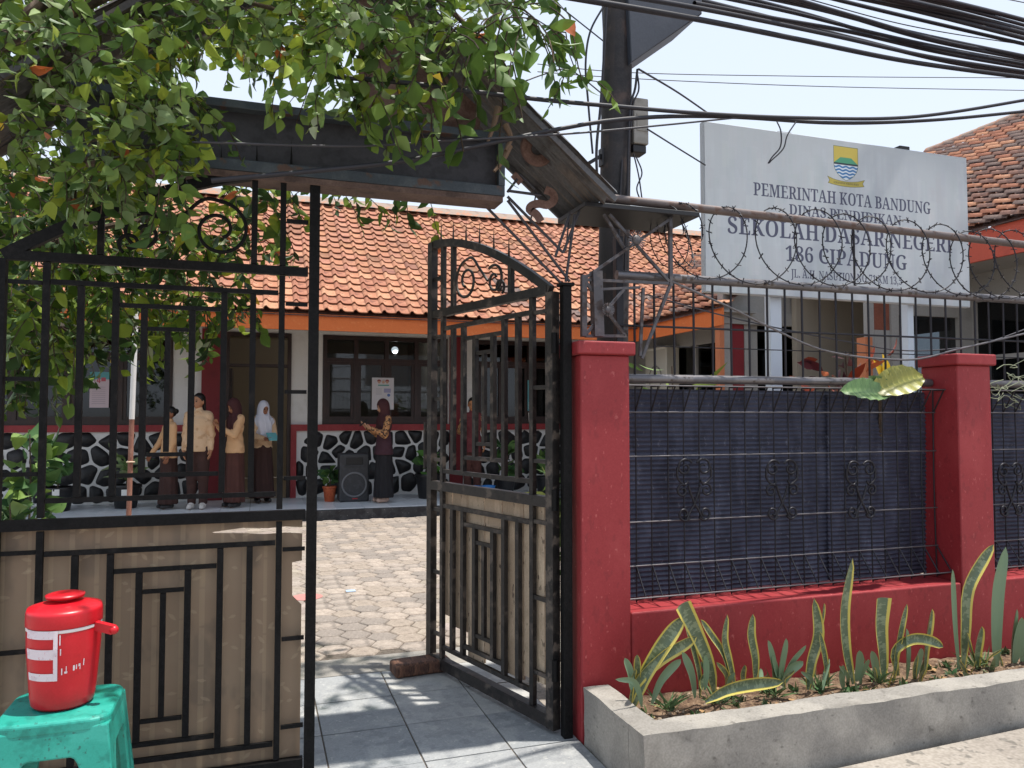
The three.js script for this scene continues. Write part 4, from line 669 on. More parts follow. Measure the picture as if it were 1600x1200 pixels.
{ // creeper grown over the gate canopy
  const t = thing('canopy_creeper', 'leafy creeper grown over the gate canopy, hanging over the dark sign box', 'creeper', [-1.2, 0, -3.6]);
  const blobs = [
    [40, 30, 90, 70, 2.5, 3.5, 20], [150, 50, 100, 70, 2.5, 3.4, 20], [270, 30, 100, 60, 2.5, 3.4, 16], [380, 30, 90, 55, 2.6, 3.3, 15], [480, 30, 90, 55, 2.6, 3.3, 16], [570, 30, 80, 55, 2.65, 3.2, 15], [650, 20, 80, 40, 2.7, 3.3, 12],
    [120, 140, 100, 60, 2.5, 3.2, 13], [30, 150, 60, 80, 2.4, 3.2, 9], [235, 150, 45, 60, 2.6, 2.95, 13], [500, 90, 50, 30, 2.65, 3.0, 6], [590, 90, 50, 30, 2.7, 3.0, 5], [440, 80, 60, 30, 2.7, 3.1, 5],
    [520, 140, 30, 14, 2.8, 3.0, 2], [630, 150, 20, 14, 2.8, 3.0, 2], [60, 240, 60, 50, 2.5, 3.1, 7], [160, 250, 50, 30, 2.6, 3.1, 5], [245, 240, 30, 20, 2.7, 2.95, 3],
    [300, -130, 420, 90, 2.6, 4.6, 90], [0, -60, 300, 120, 2.4, 4.2, 36], [350, -270, 420, 100, 2.8, 4.8, 70], [600, -80, 160, 50, 2.8, 4.2, 22], [200, 0, 220, 50, 3.7, 4.8, 30], [480, -20, 200, 50, 3.7, 4.8, 30]];
  const L = [], tw = []; sprays(blobs.map(b => (b[6] = Math.ceil(b[6] * 1.7), b)), .059, ovate, VINE.length, .02, L, tw, .13);
  sprays([[235, 140, 60, 50, 2.65, 2.9, 14], [285, 190, 28, 40, 2.7, 2.9, 6], [200, 250, 50, 30, 2.65, 2.95, 6], [485, 105, 14, 10, 2.8, 2.95, 2], [525, 125, 20, 12, 2.8, 2.95, 3], [590, 140, 16, 10, 2.8, 2.95, 2], [640, 160, 16, 10, 2.85, 3, 2], [120, 250, 60, 40, 2.6, 3, 6], [270, 280, 24, 14, 2.7, 2.9, 3]], .066, ovate, VINE.length, .03, L, tw, .38);
  sprays([[430, 10, 130, 60, 4.1, 5.3, 46], [600, 5, 120, 50, 4.1, 5.3, 44], [730, -5, 80, 40, 4.1, 5.2, 26], [820, -40, 60, 30, 4.1, 5, 10]], .085, ovate, VINE.length, .01, L, tw, .1);
  // the darker large leaves at the far end, over the canopy slope
  const L2 = []; sprays([[740, 20, 70, 40, 2.9, 3.4, 11], [800, 30, 40, 40, 3.0, 3.4, 5], [830, 10, 25, 30, 3, 3.4, 4], [690, 70, 50, 24, 2.9, 3.2, 5]], .11, [...lance, ovate[0]], 4, .02, L2, tw, .3);
  sprays([[868, 40, 10, 20, 3.2, 3.4, 1], [880, 128, 14, 8, 3.3, 3.4, 2]], .075, [...lance, ovate[0]], 4, .02, L2, tw, .25);
  foliage(t, [...L, ...L2], 300, ovate, vineMats); part(t, 'twigs', tw, bark, { kind: 'stuff' });
  part(t, 'stem', limb([[-1.28, -.02, -3.72], [-1.2, 1, -3.75], [-1.25, 2, -3.66], [-1.05, 3, -3.6], [-.6, 3.5, -3.55]], .045, .025), bark);
  part(t, 'stem', limb([[-1.05, 3, -3.6], [-.3, 3.35, -3.3], [.3, 3.62, -3.35], [.8, 3.35, -3.3], [1.05, 3.1, -3.25]], .025, .01), bark);
  part(t, 'stem', limb([[-1.2, 2.6, -3.62], [-.9, 2.9, -3.0], [-.5, 3.0, -2.8], [.1, 3.0, -2.9]], .02, .008), bark);
  for (const [a, b, c] of [[[860, 55, 3.2], [885, 52, 3.25], [872, 100, 3.3]], [[858, 60, 3.2], [868, 90, 3.25], [880, 122, 3.3]]]) part(t, 'twig', tube([pd(...a), pd(...b), pd(...c)], .003, 10, 5), bark);
  // dry hanging pods near the end of the sign box
  const pod = flat(0x75604f, .85); for (const [a, b, c] of [[[778, 168], [770, 200], [762, 222]], [[790, 195], [798, 215], [790, 235]], [[796, 228], [786, 250], [772, 268]]]) part(t, 'dry_pod', limb([pz(...a, -3.25), pz(...b, -3.24), pz(...c, -3.23)], .016, .007), pod);
}
{ // tree inside, behind the closed leaf
  const t = thing('courtyard_tree', 'bushy tree behind the closed gate leaf, sunlit leaves against the tile roof', 'tree', [-2.2, 0, -5.4]);
  const blobs = [[110, 320, 100, 60, 4, 6, 26], [220, 310, 90, 50, 4.2, 6, 20], [330, 290, 80, 35, 4.3, 5.5, 11], [420, 310, 40, 34, 4.4, 5.4, 6], [520, 285, 40, 12, 4.6, 5.2, 4], [640, 292, 40, 8, 4.6, 5, 2], [50, 400, 70, 110, 3.9, 6, 40], [160, 400, 90, 70, 4.2, 6, 32], [280, 390, 60, 50, 4.4, 5.6, 26], [385, 370, 45, 40, 4.5, 5.4, 13], [120, 490, 80, 55, 4.3, 6, 30], [230, 490, 60, 45, 4.5, 5.6, 17], [320, 470, 50, 40, 4.5, 5.5, 17], [30, 520, 50, 90, 3.9, 5.6, 24], [385, 470, 22, 30, 4.6, 5.2, 3], [60, 250, 90, 60, 4, 6, 22], [160, 220, 80, 50, 4, 6, 16], [200, 0, 240, 100, 4.8, 7, 60], [-120, 350, 120, 250, 3.8, 6.5, 60], [90, 560, 50, 30, 4.2, 5.4, 8], [60, 380, 120, 170, 6, 8, 60], [40, 330, 60, 90, 3.6, 4.4, 26], [50, 500, 60, 80, 3.6, 4.4, 18], [220, 420, 110, 110, 6, 8, 30]];
  const L = [], tw = []; sprays([[40, -200, 330, 150, 4.6, 8.5, 130], [-150, 0, 140, 300, 5, 8.5, 70], [60, 150, 120, 150, 6, 8.5, 50]], .15, ovate, 4, 0, L, tw, .2); sprays(blobs.map(b => (b[6] = Math.ceil(b[6] * 1.3), b)), .09, [...ovate, ...lance], TREE.length, .02, L, tw, .28);
  foliage(t, L, 300, ovate, treeMats); part(t, 'twigs', tw, bark, { kind: 'stuff' });
  part(t, 'trunk', limb([[-2.2, -.05, -5.4], [-2.15, .8, -5.35], [-2.05, 1.7, -5.4], [-1.9, 2.5, -5.3], [-1.7, 3.4, -5.3]], .11, .06), bark);
  for (const pts of [[[-2.05, 1.7, -5.4], [-1.6, 2.2, -5.1], [-1.1, 2.5, -4.9], [-.5, 2.7, -4.9]], [[-2.0, 2.0, -5.4], [-1.5, 2.7, -5.6], [-.7, 3.1, -5.5], [.2, 3.1, -5.3]], [[-1.9, 2.4, -5.3], [-2.3, 3, -4.8], [-2.2, 3.6, -4.5]], [[-2.15, 1.2, -5.3], [-1.7, 1.6, -4.8], [-1.3, 1.75, -4.7]]]) part(t, 'branch', limb(pts, .04, .012), bark);
}
// ---------- snake plants in the planter ----------
{
  const tx = (() => { const n = 128, d = new Uint8Array(n * n * 4); for (let j = 0; j < n; j++) for (let i = 0; i < n; i++) { const e = Math.min(i, n - 1 - i) / n, y = j / n; let c = [94, 110, 84]; c = mixc(c, [144, 156, 124], .7 * sst(.5, .62, fbm(i / n * .25, y * 1, 16, 501))); c = mixc(c, [206, 190, 92], 1 - sst(.12, .16, e + .02 * (vn(y, .3, 32, 503) - .5))); const o = (j * n + i) * 4; d[o] = c[0]; d[o + 1] = c[1]; d[o + 2] = c[2]; d[o + 3] = 255; } const t = new THREE.DataTexture(d, n, n, THREE.RGBAFormat); t.colorSpace = THREE.SRGBColorSpace; t.magFilter = THREE.LinearFilter; t.minFilter = THREE.LinearMipmapLinearFilter; t.generateMipmaps = true; t.wrapT = THREE.RepeatWrapping; t.needsUpdate = true; return t; })();
  const variegated = new THREE.MeshPhysicalMaterial({ map: tx, roughness: .42, side: THREE.DoubleSide, transmission: .12, thickness: 0 });
  const plainSnake = new THREE.MeshPhysicalMaterial({ color: 0x7d9676, roughness: .45, side: THREE.DoubleSide, transmission: .15, thickness: 0 });
  const Q = (x, y) => [900 + x / 2.2857, 820 + y / 2.2868];
  // leaf through zoom points; width in metres; z of root, lean of tip towards the street
  function blade(t, pts, w, m = variegated, z0 = -3.08, z1 = -3.02, cut = false) {
    const c = new THREE.CatmullRomCurve3(pts.map(([x, y], i) => { const [u, v] = Q(x, y); return pz(u, v, z0 + (z1 - z0) * i / (pts.length - 1)); }));
    w *= 1.45; const n = 16, P = [], uv = [], f = []; const face = V(rr(-.5, .5), 0, 1).normalize();
    for (let i = 0; i <= n; i++) {
      const s = i / n, p = c.getPoint(s), tg = c.getTangent(s), sd = tg.clone().cross(face).normalize(), nn = sd.clone().cross(tg), k = w * (.55 + .9 * s * (1 - .25 * s)) * (cut ? 1 : Math.pow(1 - Math.pow(s, 4), .6)) * Math.min(1, .5 + s * 3);
      for (let j = -2; j <= 2; j++) { P.push(p.clone().addScaledVector(sd, j * k / 4).addScaledVector(nn, .22 * k * (j * j / 4 - .5))); uv.push((j + 2) / 4, s * 3); }
    }
    for (let i = 0; i < n; i++) for (let j = 0; j < 4; j++) { const a = i * 5 + j; f.push([a, a + 1, a + 6, a + 5]); }
    const g = new THREE.BufferGeometry(); g.setAttribute('position', new THREE.BufferAttribute(new Float32Array(P.flatMap(p => p.toArray())), 3)); g.setAttribute('uv', new THREE.BufferAttribute(new Float32Array(uv), 2)); g.setIndex(f.flatMap(q => [q[0], q[1], q[2], q[0], q[2], q[3]])); g.computeVertexNormals();
    part(t, 'leaf', g, m, { uv: true });
  }
  const sp = (label, x, blades) => { const [u, v] = Q(x, 560), b = pz(u, v, -3.06), t = thing('snake_plant', label, 'plant', [b.x, .17, -3.06], 'snake plants in the planter'); blades.forEach(a => blade(t, ...a)); for (let i = 0; i < 3; i++) { const dx = rr(-34, 34), l = rr(50, 130); blade(t, [[x + dx, 590], [x + dx * 1.2 + rr(-10, 10), 590 - l * .55], [x + dx * 1.6 + rr(-24, 24), 590 - l]], rr(.014, .026), rnd() < .5 ? plainSnake : variegated, -3.16 + rr(0, .14), -3.1 + rr(0, .16)); } };
  const N = plainSnake;
  sp('snake plant with broad drooping leaves at the trough corner', 230, [[[[205, 650], [235, 560], [290, 460], [345, 380], [385, 330]], .055], [[[190, 650], [215, 570], [300, 480], [380, 430], [432, 400]], .05], [[[270, 640], [300, 560], [340, 510], [375, 480]], .035, N], [[[235, 650], [225, 600], [205, 560], [140, 552]], .02, N, -3.02, -2.95]]);
  sp('snake plant whose two yellow edged leaves cross', 450, [[[[442, 620], [440, 540], [415, 430], [385, 330]], .03, variegated, -3.1, -3.06], [[[495, 610], [475, 500], [430, 390], [380, 285]], .045, variegated, -3.06, -3.0, true], [[[425, 620], [410, 530], [378, 455]], .035, N]]);
  sp('slim snake plant with a side leaf leaning over', 560, [[[[568, 580], [548, 490], [530, 410], [540, 320]], .032], [[[552, 560], [525, 460], [480, 390], [445, 338]], .028]]);
  sp('single narrow snake plant leaf with wavy yellow edge', 640, [[[[640, 570], [640, 480], [625, 390], [632, 318]], .034]]);
  sp('agave like plant with short spreading pointed leaves', 725, [[[[715, 570], [705, 500], [685, 412]], .034, N], [[[725, 570], [735, 490], [750, 405]], .04, N], [[[730, 570], [770, 490], [822, 430]], .03, N], [[[735, 575], [765, 520], [812, 488]], .032, N], [[[735, 575], [715, 520], [700, 470]], .03, N]]);
  sp('snake plant with a forked dry tip', 850, [[[[828, 590], [840, 490], [865, 390], [850, 262]], .042, variegated, -3.08, -3.05], [[[868, 400], [882, 330], [886, 280]], .022], [[[902, 580], [890, 480], [870, 380]], .022]]);
  sp('tallest yellow edged snake plant leaf before the mesh panel', 985, [[[[990, 570], [965, 450], [958, 300], [988, 118]], .05], [[[1000, 560], [1012, 500], [1012, 448]], .03, N], [[[1010, 560], [1030, 510], [1045, 480]], .022, N]]);
  sp('snake plant with a broad leaf cut square', 1095, [[[[1100, 560], [1095, 460], [1088, 360], [1095, 262]], .055, variegated, -3.08, -3.05, true], [[[1075, 560], [1068, 500], [1055, 450]], .03, N]]);
  sp('snake plant clump with one leaf bent over flat', 1200, [[[[1135, 560], [1145, 470], [1165, 360], [1182, 282]], .026], [[[1150, 540], [1140, 450], [1200, 408], [1270, 415], [1312, 438]], .042, variegated, -3.08, -2.98], [[[1245, 540], [1250, 450], [1262, 370], [1272, 300]], .05], [[[1180, 560], [1185, 470], [1180, 370]], .04, N], [[[1205, 560], [1220, 490], [1232, 440]], .04, N]]);
  sp('tall curving snake plant leaf before the second red pillar', 1380, [[[[1382, 520], [1390, 380], [1400, 230], [1450, 130], [1492, 70]], .05]]);
  sp('thin rolled snake plant leaf beside the second red pillar', 1360, [[[[1368, 520], [1355, 380], [1348, 250], [1345, 158]], .02, N]]);
  sp('short wide snake plant with dark and yellow leaves', 1435, [[[[1432, 520], [1435, 450], [1450, 362]], .045], [[[1435, 520], [1410, 440], [1396, 385]], .022], [[[1445, 520], [1480, 470], [1520, 445]], .02]]);
  sp('upright pale snake plant leaf with pointed tip beyond the pillar', 1505, [[[[1502, 510], [1500, 380], [1508, 220], [1535, 78]], .05, N]]);
  sp('broad bluish snake plant clump beyond the second pillar', 1575, [[[[1565, 500], [1575, 420], [1592, 330]], .06, N], [[[1555, 500], [1562, 400], [1575, 300]], .04, N], [[[1590, 500], [1610, 420], [1625, 360]], .05, N]]);
  { const [u, v] = Q(560, 600), b = py(u, v, .19), t = thing('fallen_snake_leaf', 'long snake plant leaf lying over the planter soil', 'leaf', [b.x, .18, -2.9]); blade(t, [[462, 632], [540, 590], [640, 568], [742, 562]], .045, variegated, -2.92, -2.94); }
  // small grassy offsets
  const gm = leafMat([98, 122, 82], .2), gg = cleanLeaf(.045, .3, .35, 0);
  [[330, 650, 'grassy spider plant tuft at the trough corner'], [700, 610, 'largest grassy tuft before the agave like plant'], [860, 585, 'grassy tuft before the forked snake plant'], [1075, 560, 'grassy tuft before the square cut leaf'], [1440, 510, 'grassy tuft near the second red pillar'], [505, 640, 'small grassy tuft beside the fallen leaf']].forEach(([x, y, label]) => { const [u, v] = Q(x, y), b = py(u, v, .17), t = thing('grass_tuft', label, 'plant', [b.x, .16, b.z], 'grassy tufts in the planter'); for (let i = 0; i < 26; i++) { const a = rr(0, 6.283); placed(t, 'blade', gg, gm, V(b.x + rr(-.03, .03), .16, b.z + rr(-.02, .02)), orient(V(Math.cos(a) * rr(.4, 1.1), rr(.5, 1), Math.sin(a) * rr(.4, 1.1)), rr(0, 6)), V(1, 1, 1).multiplyScalar(rr(.08, .14))); } });
}
{ const t = thing('planter_weeds', 'small green weeds scattered over the planter soil', 'weeds', [3, .16, -3]); t.userData.kind = 'stuff'; const L = []; const wg = cleanLeaf(.22, .3, .35, 0); for (let i = 0; i < 46; i++) { const x = rr(1.62, 5.2), z = rr(-3.24, -2.86); for (let k = 0; k < 9; k++) { const a = rr(0, 6.283), sc = rr(.025, .055); L.push(colored(wg.clone().applyMatrix4(new THREE.Matrix4().compose(V(x + rr(-.02, .02), .165, z + rr(-.02, .02)), orient(V(Math.cos(a) * rr(.3, 1), rr(.4, 1.1), Math.sin(a) * rr(.3, 1)), rr(0, 6)), V(sc, sc, sc))), new THREE.Color(.09 * rr(.7, 1.3), .15 * rr(.7, 1.2), .06))); } } part(t, 'weeds', L, leafField); }
// ---------- plants behind the fence ----------
function bush(name, label, base, leaves, geos, mats, dirs, stem, group) { const t = thing(name, label, 'plant', base.toArray(), group); part(t, 'stem', stem, bark); for (const l of leaves) placed(t, 'leaf', pick(geos), pick(mats), l.p, orient(l.d, l.r ?? rr(0, 6.283)), V(1, 1, 1).multiplyScalar(l.s)); return t; }
function fanPlant(name, label, x, z, y0, h, n, s, geos, mats, spread = .9, group, lo = .25) { const b = V(x, y0, z), L = []; for (let i = 0; i < n; i++) { const a = rr(0, 6.283), k = rnd(); L.push({ p: V(x + Math.cos(a) * .1 * k * h * 1.5, y0 + h * (lo + (1 - lo) * rnd()), z + Math.sin(a) * .1 * k * h * 1.5), d: V(Math.cos(a) * spread, rr(-.3, .8), Math.sin(a) * spread), s: s * rr(.7, 1.25) }); } return bush(name, label, b, L, geos, mats, null, limb([[x, y0, z], [x + .02, y0 + h * .5, z], [x, y0 + h, z]], .014, .006), group); }
{
  const crot = [[140, 62, 40], [96, 40, 44], [70, 34, 42], [176, 92, 52], [120, 90, 84]].map(c => leafMat(c, .25));
  const c = pz(1322, 575, -4.0); fanPlant('croton', 'red and purple croton bush behind the railing', c.x, -4.0, 0, 1.92, 46, .13, lance, crot, .9, null, .82);
  const y = pz(1380, 585, -3.9); const ym = [[206, 168, 40], [214, 182, 60]].map(q => leafMat(q, .3));
  { const L = [[1388, 552], [1372, 562], [1396, 572]].map(([u, v]) => { const e = pz(u, v, -3.9), s0 = pz(1384, 600, -3.9); return { p: s0, d: e.clone().sub(s0), s: e.distanceTo(s0), r: 0 }; }); bush('yellow_plant', 'upright bright yellow leaves behind the big leaf', V(y.x, 0, -3.9), L, [lance[0]], ym, null, limb([[y.x, 0, -3.9], [y.x, .9, -3.92], [y.x, pz(1384, 600, -3.9).y, -3.9]], .015, .008)); }
  // the big green-yellow leaves over the pipe
    const t = thing('broad_leaf_plant', 'plant with big olive leaves over the pipe beside the second pillar', 'plant', [3.55, 0, -3.58]);
  part(t, 'stem', limb([[3.5, 0, -3.62], [3.5, .9, -3.6], [pz(1385, 610, -3.45).x, 1.62, -3.5]], .014, .008), bark);
  const facing = (d, n) => { const y = d.clone().normalize(), z = n.clone().addScaledVector(y, -n.dot(y)).normalize(); return new THREE.Quaternion().setFromRotationMatrix(new THREE.Matrix4().makeBasis(y.clone().cross(z), y, z)); };
  const wavy = (() => { const P = [], f = [], n = 18, m = 6; for (let i = 0; i <= n; i++) { const s = i / n, w = .23 * Math.pow(Math.sin(Math.PI * Math.min(1, s * .97 + .03)), .62); for (let j = -m / 2; j <= m / 2; j++) { const q = j / (m / 2); P.push(V(q * w, s, .1 * Math.abs(q) * w * 4 - .18 * s * s + .022 * Math.sin(s * 34 + q * 2) * Math.abs(q))); } } for (let i = 0; i < n; i++) for (let j = 0; j < m; j++) { const a = i * (m + 1) + j; f.push([a, a + 1, a + m + 2, a + m + 1]); } const g = mergeVertices(poly3(P, f).deleteAttribute('normal'), 1e-4); g.computeVertexNormals(); return uvm(g); })();
  const olive = [worn([128, 126, 50], [[[172, 164, 92], 5, .5, .7, .7], [[96, 104, 44], 8, .5, .7, .6]], { n: 128, metres: .5, grain: 4, rough: .4, sd: 175, sy: 5 }), worn([86, 116, 66], [[[130, 150, 96], 5, .5, .7, .6], [[62, 90, 50], 8, .5, .7, .6]], { n: 128, metres: .5, grain: 4, rough: .4, sd: 176, sy: 5 })];
  for (const [a, b, m, nx, ny, z] of [[[1362, 612], [1456, 576], 0, -.2, .5, -3.32], [[1384, 616], [1322, 602], 1, .1, .6, -3.31], [[1372, 610], [1418, 572], 0, .5, .2, -3.36], [[1392, 618], [1364, 588], 1, -.6, .3, -3.35]]) { const p = pz(...a, z), e = pz(...b, z + .05), d = e.clone().sub(p); placed(t, 'leaf', wavy, olive[m], p, facing(d, V(nx, ny, 1)), V(1, 1, 1).multiplyScalar(d.length() * .95)); }
  // dry creeper beyond the second pillar
  const v = thing('dry_creeper', 'tangle of pale dry creeper over the sheet beyond the second pillar', 'creeper', [4.3, 1.6, -3.4]); const st = []; for (let i = 0; i < 34; i++) { const p = []; let q = V(rr(4.05, 4.7), rr(1.58, 1.78), rr(-3.44, -3.3)); for (let k = 0; k < 5; k++) { p.push(q); q = q.clone().add(V(rr(-.1, .1), rr(-.06, .05), rr(-.04, .04))); } st.push(tube(p, .0022, 10, 4)); } part(v, 'stems', st, flat(0x8a9078, .9), { kind: 'stuff' });
  // spiky plant below the air conditioner
  const d = pz(1050, 585, -6.5); fanPlant('spiky_plant', 'spiky green yellow plant seen over the pipe near the gate pillar', d.x, -6.5, 0, pz(1050, 572, -6.5).y, 16, .36, [cleanLeaf(.06, .4, .3, 0)], [leafMat([132, 150, 66], .3), leafMat([110, 140, 70], .3)], .7);
  // tall shrub seen in the gap beside the hinge post
  const e = pz(890, 780, -5.6); fanPlant('gap_shrub', 'bright green strap leaf shrub in the gap behind the open leaf', e.x + .05, -5.6, 0, 1.05, 60, .3, [cleanLeaf(.07, .4, .5, 0), lance[1]], [leafMat([112, 138, 62], .35), leafMat([150, 160, 90], .35), leafMat([72, 100, 52], .3)], .8);
}
// ---------- drink cooler on a plastic stool ----------
{
  const zc = -2.72, seat = pz(100, 1098, zc).y, c = pz(100, 1020, zc), R = (pz(163, 1000, zc).x - pz(38, 1000, zc).x) / 2 * .93, H = pz(100, 927, zc).y - seat;
  const cx = c.x;
  const stool = thing('plastic_stool', 'sea green plastic stool under the red cooler', 'stool', [cx, 0, zc]);
  const gm = worn([40, 152, 136], [[[66, 172, 156], 5, .5, .75, .5], [[20, 110, 98], 9, .55, .75, .5], [[40, 60, 56], 40, .7, .78, .5]], { metres: .4, grain: 4, rough: .38, sd: 180 });
  const hw = .152, top = seat;
  const rr4 = (w, r) => { const s = new THREE.Shape(); s.moveTo(-w + r, -w); s.lineTo(w - r, -w); s.quadraticCurveTo(w, -w, w, -w + r); s.lineTo(w, w - r); s.quadraticCurveTo(w, w, w - r, w); s.lineTo(-w + r, w); s.quadraticCurveTo(-w, w, -w, w - r); s.lineTo(-w, -w + r); s.quadraticCurveTo(-w, -w, -w + r, -w); return s; };
  part(stool, 'seat', new THREE.ExtrudeGeometry(rr4(hw - .012, .05), { depth: .02, bevelEnabled: true, bevelSize: .016, bevelThickness: .012, bevelSegments: 4, curveSegments: 8 }).rotateX(Math.PI / 2).translate(cx, top - .0125, zc), gm);
  // four aprons with arched openings and splayed legs, lofted per side
  const sideShape = (yb) => { const s = new THREE.Shape(), T = top - .03, w0 = hw - .005, w1 = hw + .06; s.moveTo(-w0, T); s.lineTo(w0, T); s.lineTo(w1, yb); s.lineTo(w1 - .055, yb); s.bezierCurveTo(w0 - .045, T - .3, w0 - .04, T - .085, w0 - .09, T - .075); s.lineTo(-w0 + .09, T - .075); s.bezierCurveTo(-w0 + .04, T - .085, -w0 + .045, T - .3, -w1 + .055, yb); s.lineTo(-w1, yb); s.closePath(); return s; };
  const names = ['apron', 'apron', 'apron', 'apron'];
  names.forEach((n, i) => { const g = new THREE.ExtrudeGeometry(sideShape(.004), { depth: .016, bevelEnabled: true, bevelSize: .005, bevelThickness: .004, bevelSegments: 2, curveSegments: 12 }).translate(0, -(top - .03), -.008); g.rotateX(-.06 * 1.5).translate(0, top - .03, hw - .01).rotateY(i * Math.PI / 2).translate(cx, 0, zc); part(stool, n, g, gm); });
  const cooler = thing('drink_cooler', 'red plastic drink cooler with white tape on the green stool', 'cooler', [cx, seat, zc]);
  const red = worn([196, 22, 36], [[[206, 38, 50], 5, .5, .75, .5], [[176, 16, 30], 8, .55, .75, .4]], { metres: .4, grain: 3, rough: .36, sd: 181 });
  const hb = H * .70, y0 = seat + .001, rAt = y => R * (.85 + .15 * Math.min(1, y / (hb * .8)));
  const prof = [[0, 0], [R * .76, 0], [R * .84, .01], ...[.03, .06, .09, .12, .15, .18, .21, .24].map(y => [rAt(y), y]).filter(p => p[1] < hb), [R, hb]].map(p => new THREE.Vector2(...p));
  part(cooler, 'body', new THREE.LatheGeometry(prof, 48).translate(cx, y0, zc), red);
  part(cooler, 'rim_band', new THREE.LatheGeometry([[R * .99, hb], [R * 1.012, hb + .002], [R * 1.012, hb + .008], [R * .99, hb + .01]].map(p => new THREE.Vector2(...p)), 48).translate(cx, y0, zc), flat(0xe6dedc, .5));
  part(cooler, 'lid', new THREE.LatheGeometry([[R * .98, hb + .0105], [R * 1.03, hb + .014], [R * 1.03, hb + .05], [R * .99, hb + .064], [R * .5, hb + .078], [0, hb + .082]].map(p => new THREE.Vector2(...p)), 48).translate(cx, y0, zc), red);
  part(cooler, 'lid_knob', new THREE.LatheGeometry([[.022, hb + .079], [.02, hb + .085], [.046, hb + .089], [.048, hb + .098], [.034, hb + .103], [0, hb + .104]].map(p => new THREE.Vector2(...p)), 24).scale(1.15, 1, 1.15).translate(cx, y0, zc), red);
  // curved patch on the body between angles (0 faces +z) and heights
  const patch = (a0, a1, h0, h1, off = .0022) => { const n = 12, m = 8, P = [], f = []; for (let i = 0; i <= n; i++) { const a = a0 + (a1 - a0) * i / n; for (let j = 0; j <= m; j++) { const h = h0 + (h1 - h0) * j / m, r = rAt(h) + off; P.push(V(cx + r * Math.sin(a), y0 + h, zc + r * Math.cos(a))); } } for (let i = 0; i < n; i++) for (let j = 0; j < m; j++) { const q = i * (m + 1) + j; f.push([q, q + m + 1, q + m + 2, q + 1]); } return poly3(P, f); };
  const tape = worn([222, 210, 216], [[[198, 180, 190], 8, .5, .7, .5], [[206, 110, 120], 30, .7, .78, .5]], { metres: .15, grain: 5, rough: .7, sd: 182 });
  const hs = v => (pz(100, v, zc + R).y - y0); const aR = .02, aL = -.98;
  for (const [v0, v1] of [[985, 998], [1014, 1030], [1052, 1064]]) part(cooler, 'tape_strip', patch(aL, aR, hs(v1), hs(v0)), tape);
  part(cooler, 'tape_strip', patch(aR - .09, aR + .02, hs(1064), hs(985), .0032), tape);
  // faded brush marks beside the tape
  const mk = []; for (const [a, v, w, h] of [[.14, 1050, .03, .02], [.22, 1052, .08, .006], [.26, 1048, .02, .022], [.45, 1047, .05, .016], [.53, 1046, .03, .014], [.6, 1044, .06, .008], [.64, 1047, .02, .016], [.74, 1041, .03, .02], [.08, 1000, .03, .03], [.1, 1019, .03, .02]]) mk.push(patch(a, a + w, hs(v) - h / 2, hs(v) + h / 2, .0022)); part(cooler, 'paint_marks', mk, tape);
  const hp = pz(150, 977, zc + .04), he = pz(178, 984, zc + .06); part(cooler, 'handle', [bar(hp, he, .02, .026), new THREE.SphereGeometry(.014, 10, 8).translate(he.x, he.y, he.z)], red);
}
// ---------- loudspeaker, pots and other things on the veranda ----------
{
  const a = pz(529, 710, -12.25), b = pz(578, 785, -12.05), z0 = -12.1, t = thing('loudspeaker', 'black loudspeaker cabinet with round grille standing on the veranda', 'speaker', [(a.x + b.x) / 2, FL, -12.25]);
  const x0 = a.x, x1 = pz(577, 750, z0).x, yt = pz(550, 709, z0).y, m = worn([52, 53, 56], [[[70, 70, 74], 8, .5, .7, .5]], { metres: .3, grain: 4, rough: .6, sd: 190 });
  part(t, 'cabinet', rbx(x0, x1, FL + .002, yt, z0 - .36, z0, .03, 3), m);
  const cx = (x0 + x1) / 2, w = x1 - x0;
  part(t, 'woofer_ring', new THREE.TorusGeometry(w * .4, .016, 10, 36).translate(cx, FL + .27, z0 + .003), flat(0x6a6b6e, .5)); part(t, 'woofer_grille', new THREE.SphereGeometry(w * .39, 28, 10, 0, 6.283, 0, 1.1).rotateX(Math.PI / 2).scale(1, 1, .22).translate(cx, FL + .27, z0 - .055), flat(0x2e2f31, .7));
  part(t, 'horn', [rbx(cx - w * .28, cx + w * .28, yt - .17, yt - .06, z0 - .004, z0 + .006, .004)], flat(0x151517, .5)); part(t, 'horn_lip', rbx(cx - w * .34, cx + w * .34, yt - .2, yt - .18, z0 - .002, z0 + .016, .004), m);
  part(t, 'badge', bx(cx - .03, cx + .05, FL + .045, FL + .06, z0 + .0, z0 + .003), flat(0xb03038, .5));
}
function pot(name, label, x, z, r, h, mat, plant, y0 = FL) {
  const t = thing(name, label, 'potted plant', [x, y0, z], 'potted plants along the school');
  part(t, 'pot', new THREE.LatheGeometry([[0, .002], [r * .72, .002], [r * .95, h * .86], [r * 1.06, h * .87], [r * 1.06, h], [r * .95, h], [r * .9, h * .9], [0, h * .88]].map(p => new THREE.Vector2(...p)), 24).translate(x, y0, z), mat);
  plant(t, x, y0 + h * .88, z); return t;
}
const leafFan = (n, s, hgt, geos, mats, spread = 1, up = [-.2, .9]) => (t, x, y, z) => { part(t, 'stem', limb([[x, y - .02, z], [x + .01, y + hgt * .5, z], [x, y + hgt * .9, z]], .012, .006), bark); for (let i = 0; i < n; i++) { const a = rr(0, 6.283), k = rnd(); placed(t, 'leaf', pick(geos), pick(mats), V(x + Math.cos(a) * k * .06, y + hgt * (.15 + .85 * rnd()), z + Math.sin(a) * k * .06), orient(V(Math.cos(a) * spread, rr(...up), Math.sin(a) * spread), rr(0, 6)), V(1, 1, 1).multiplyScalar(s * rr(.7, 1.2))); } };
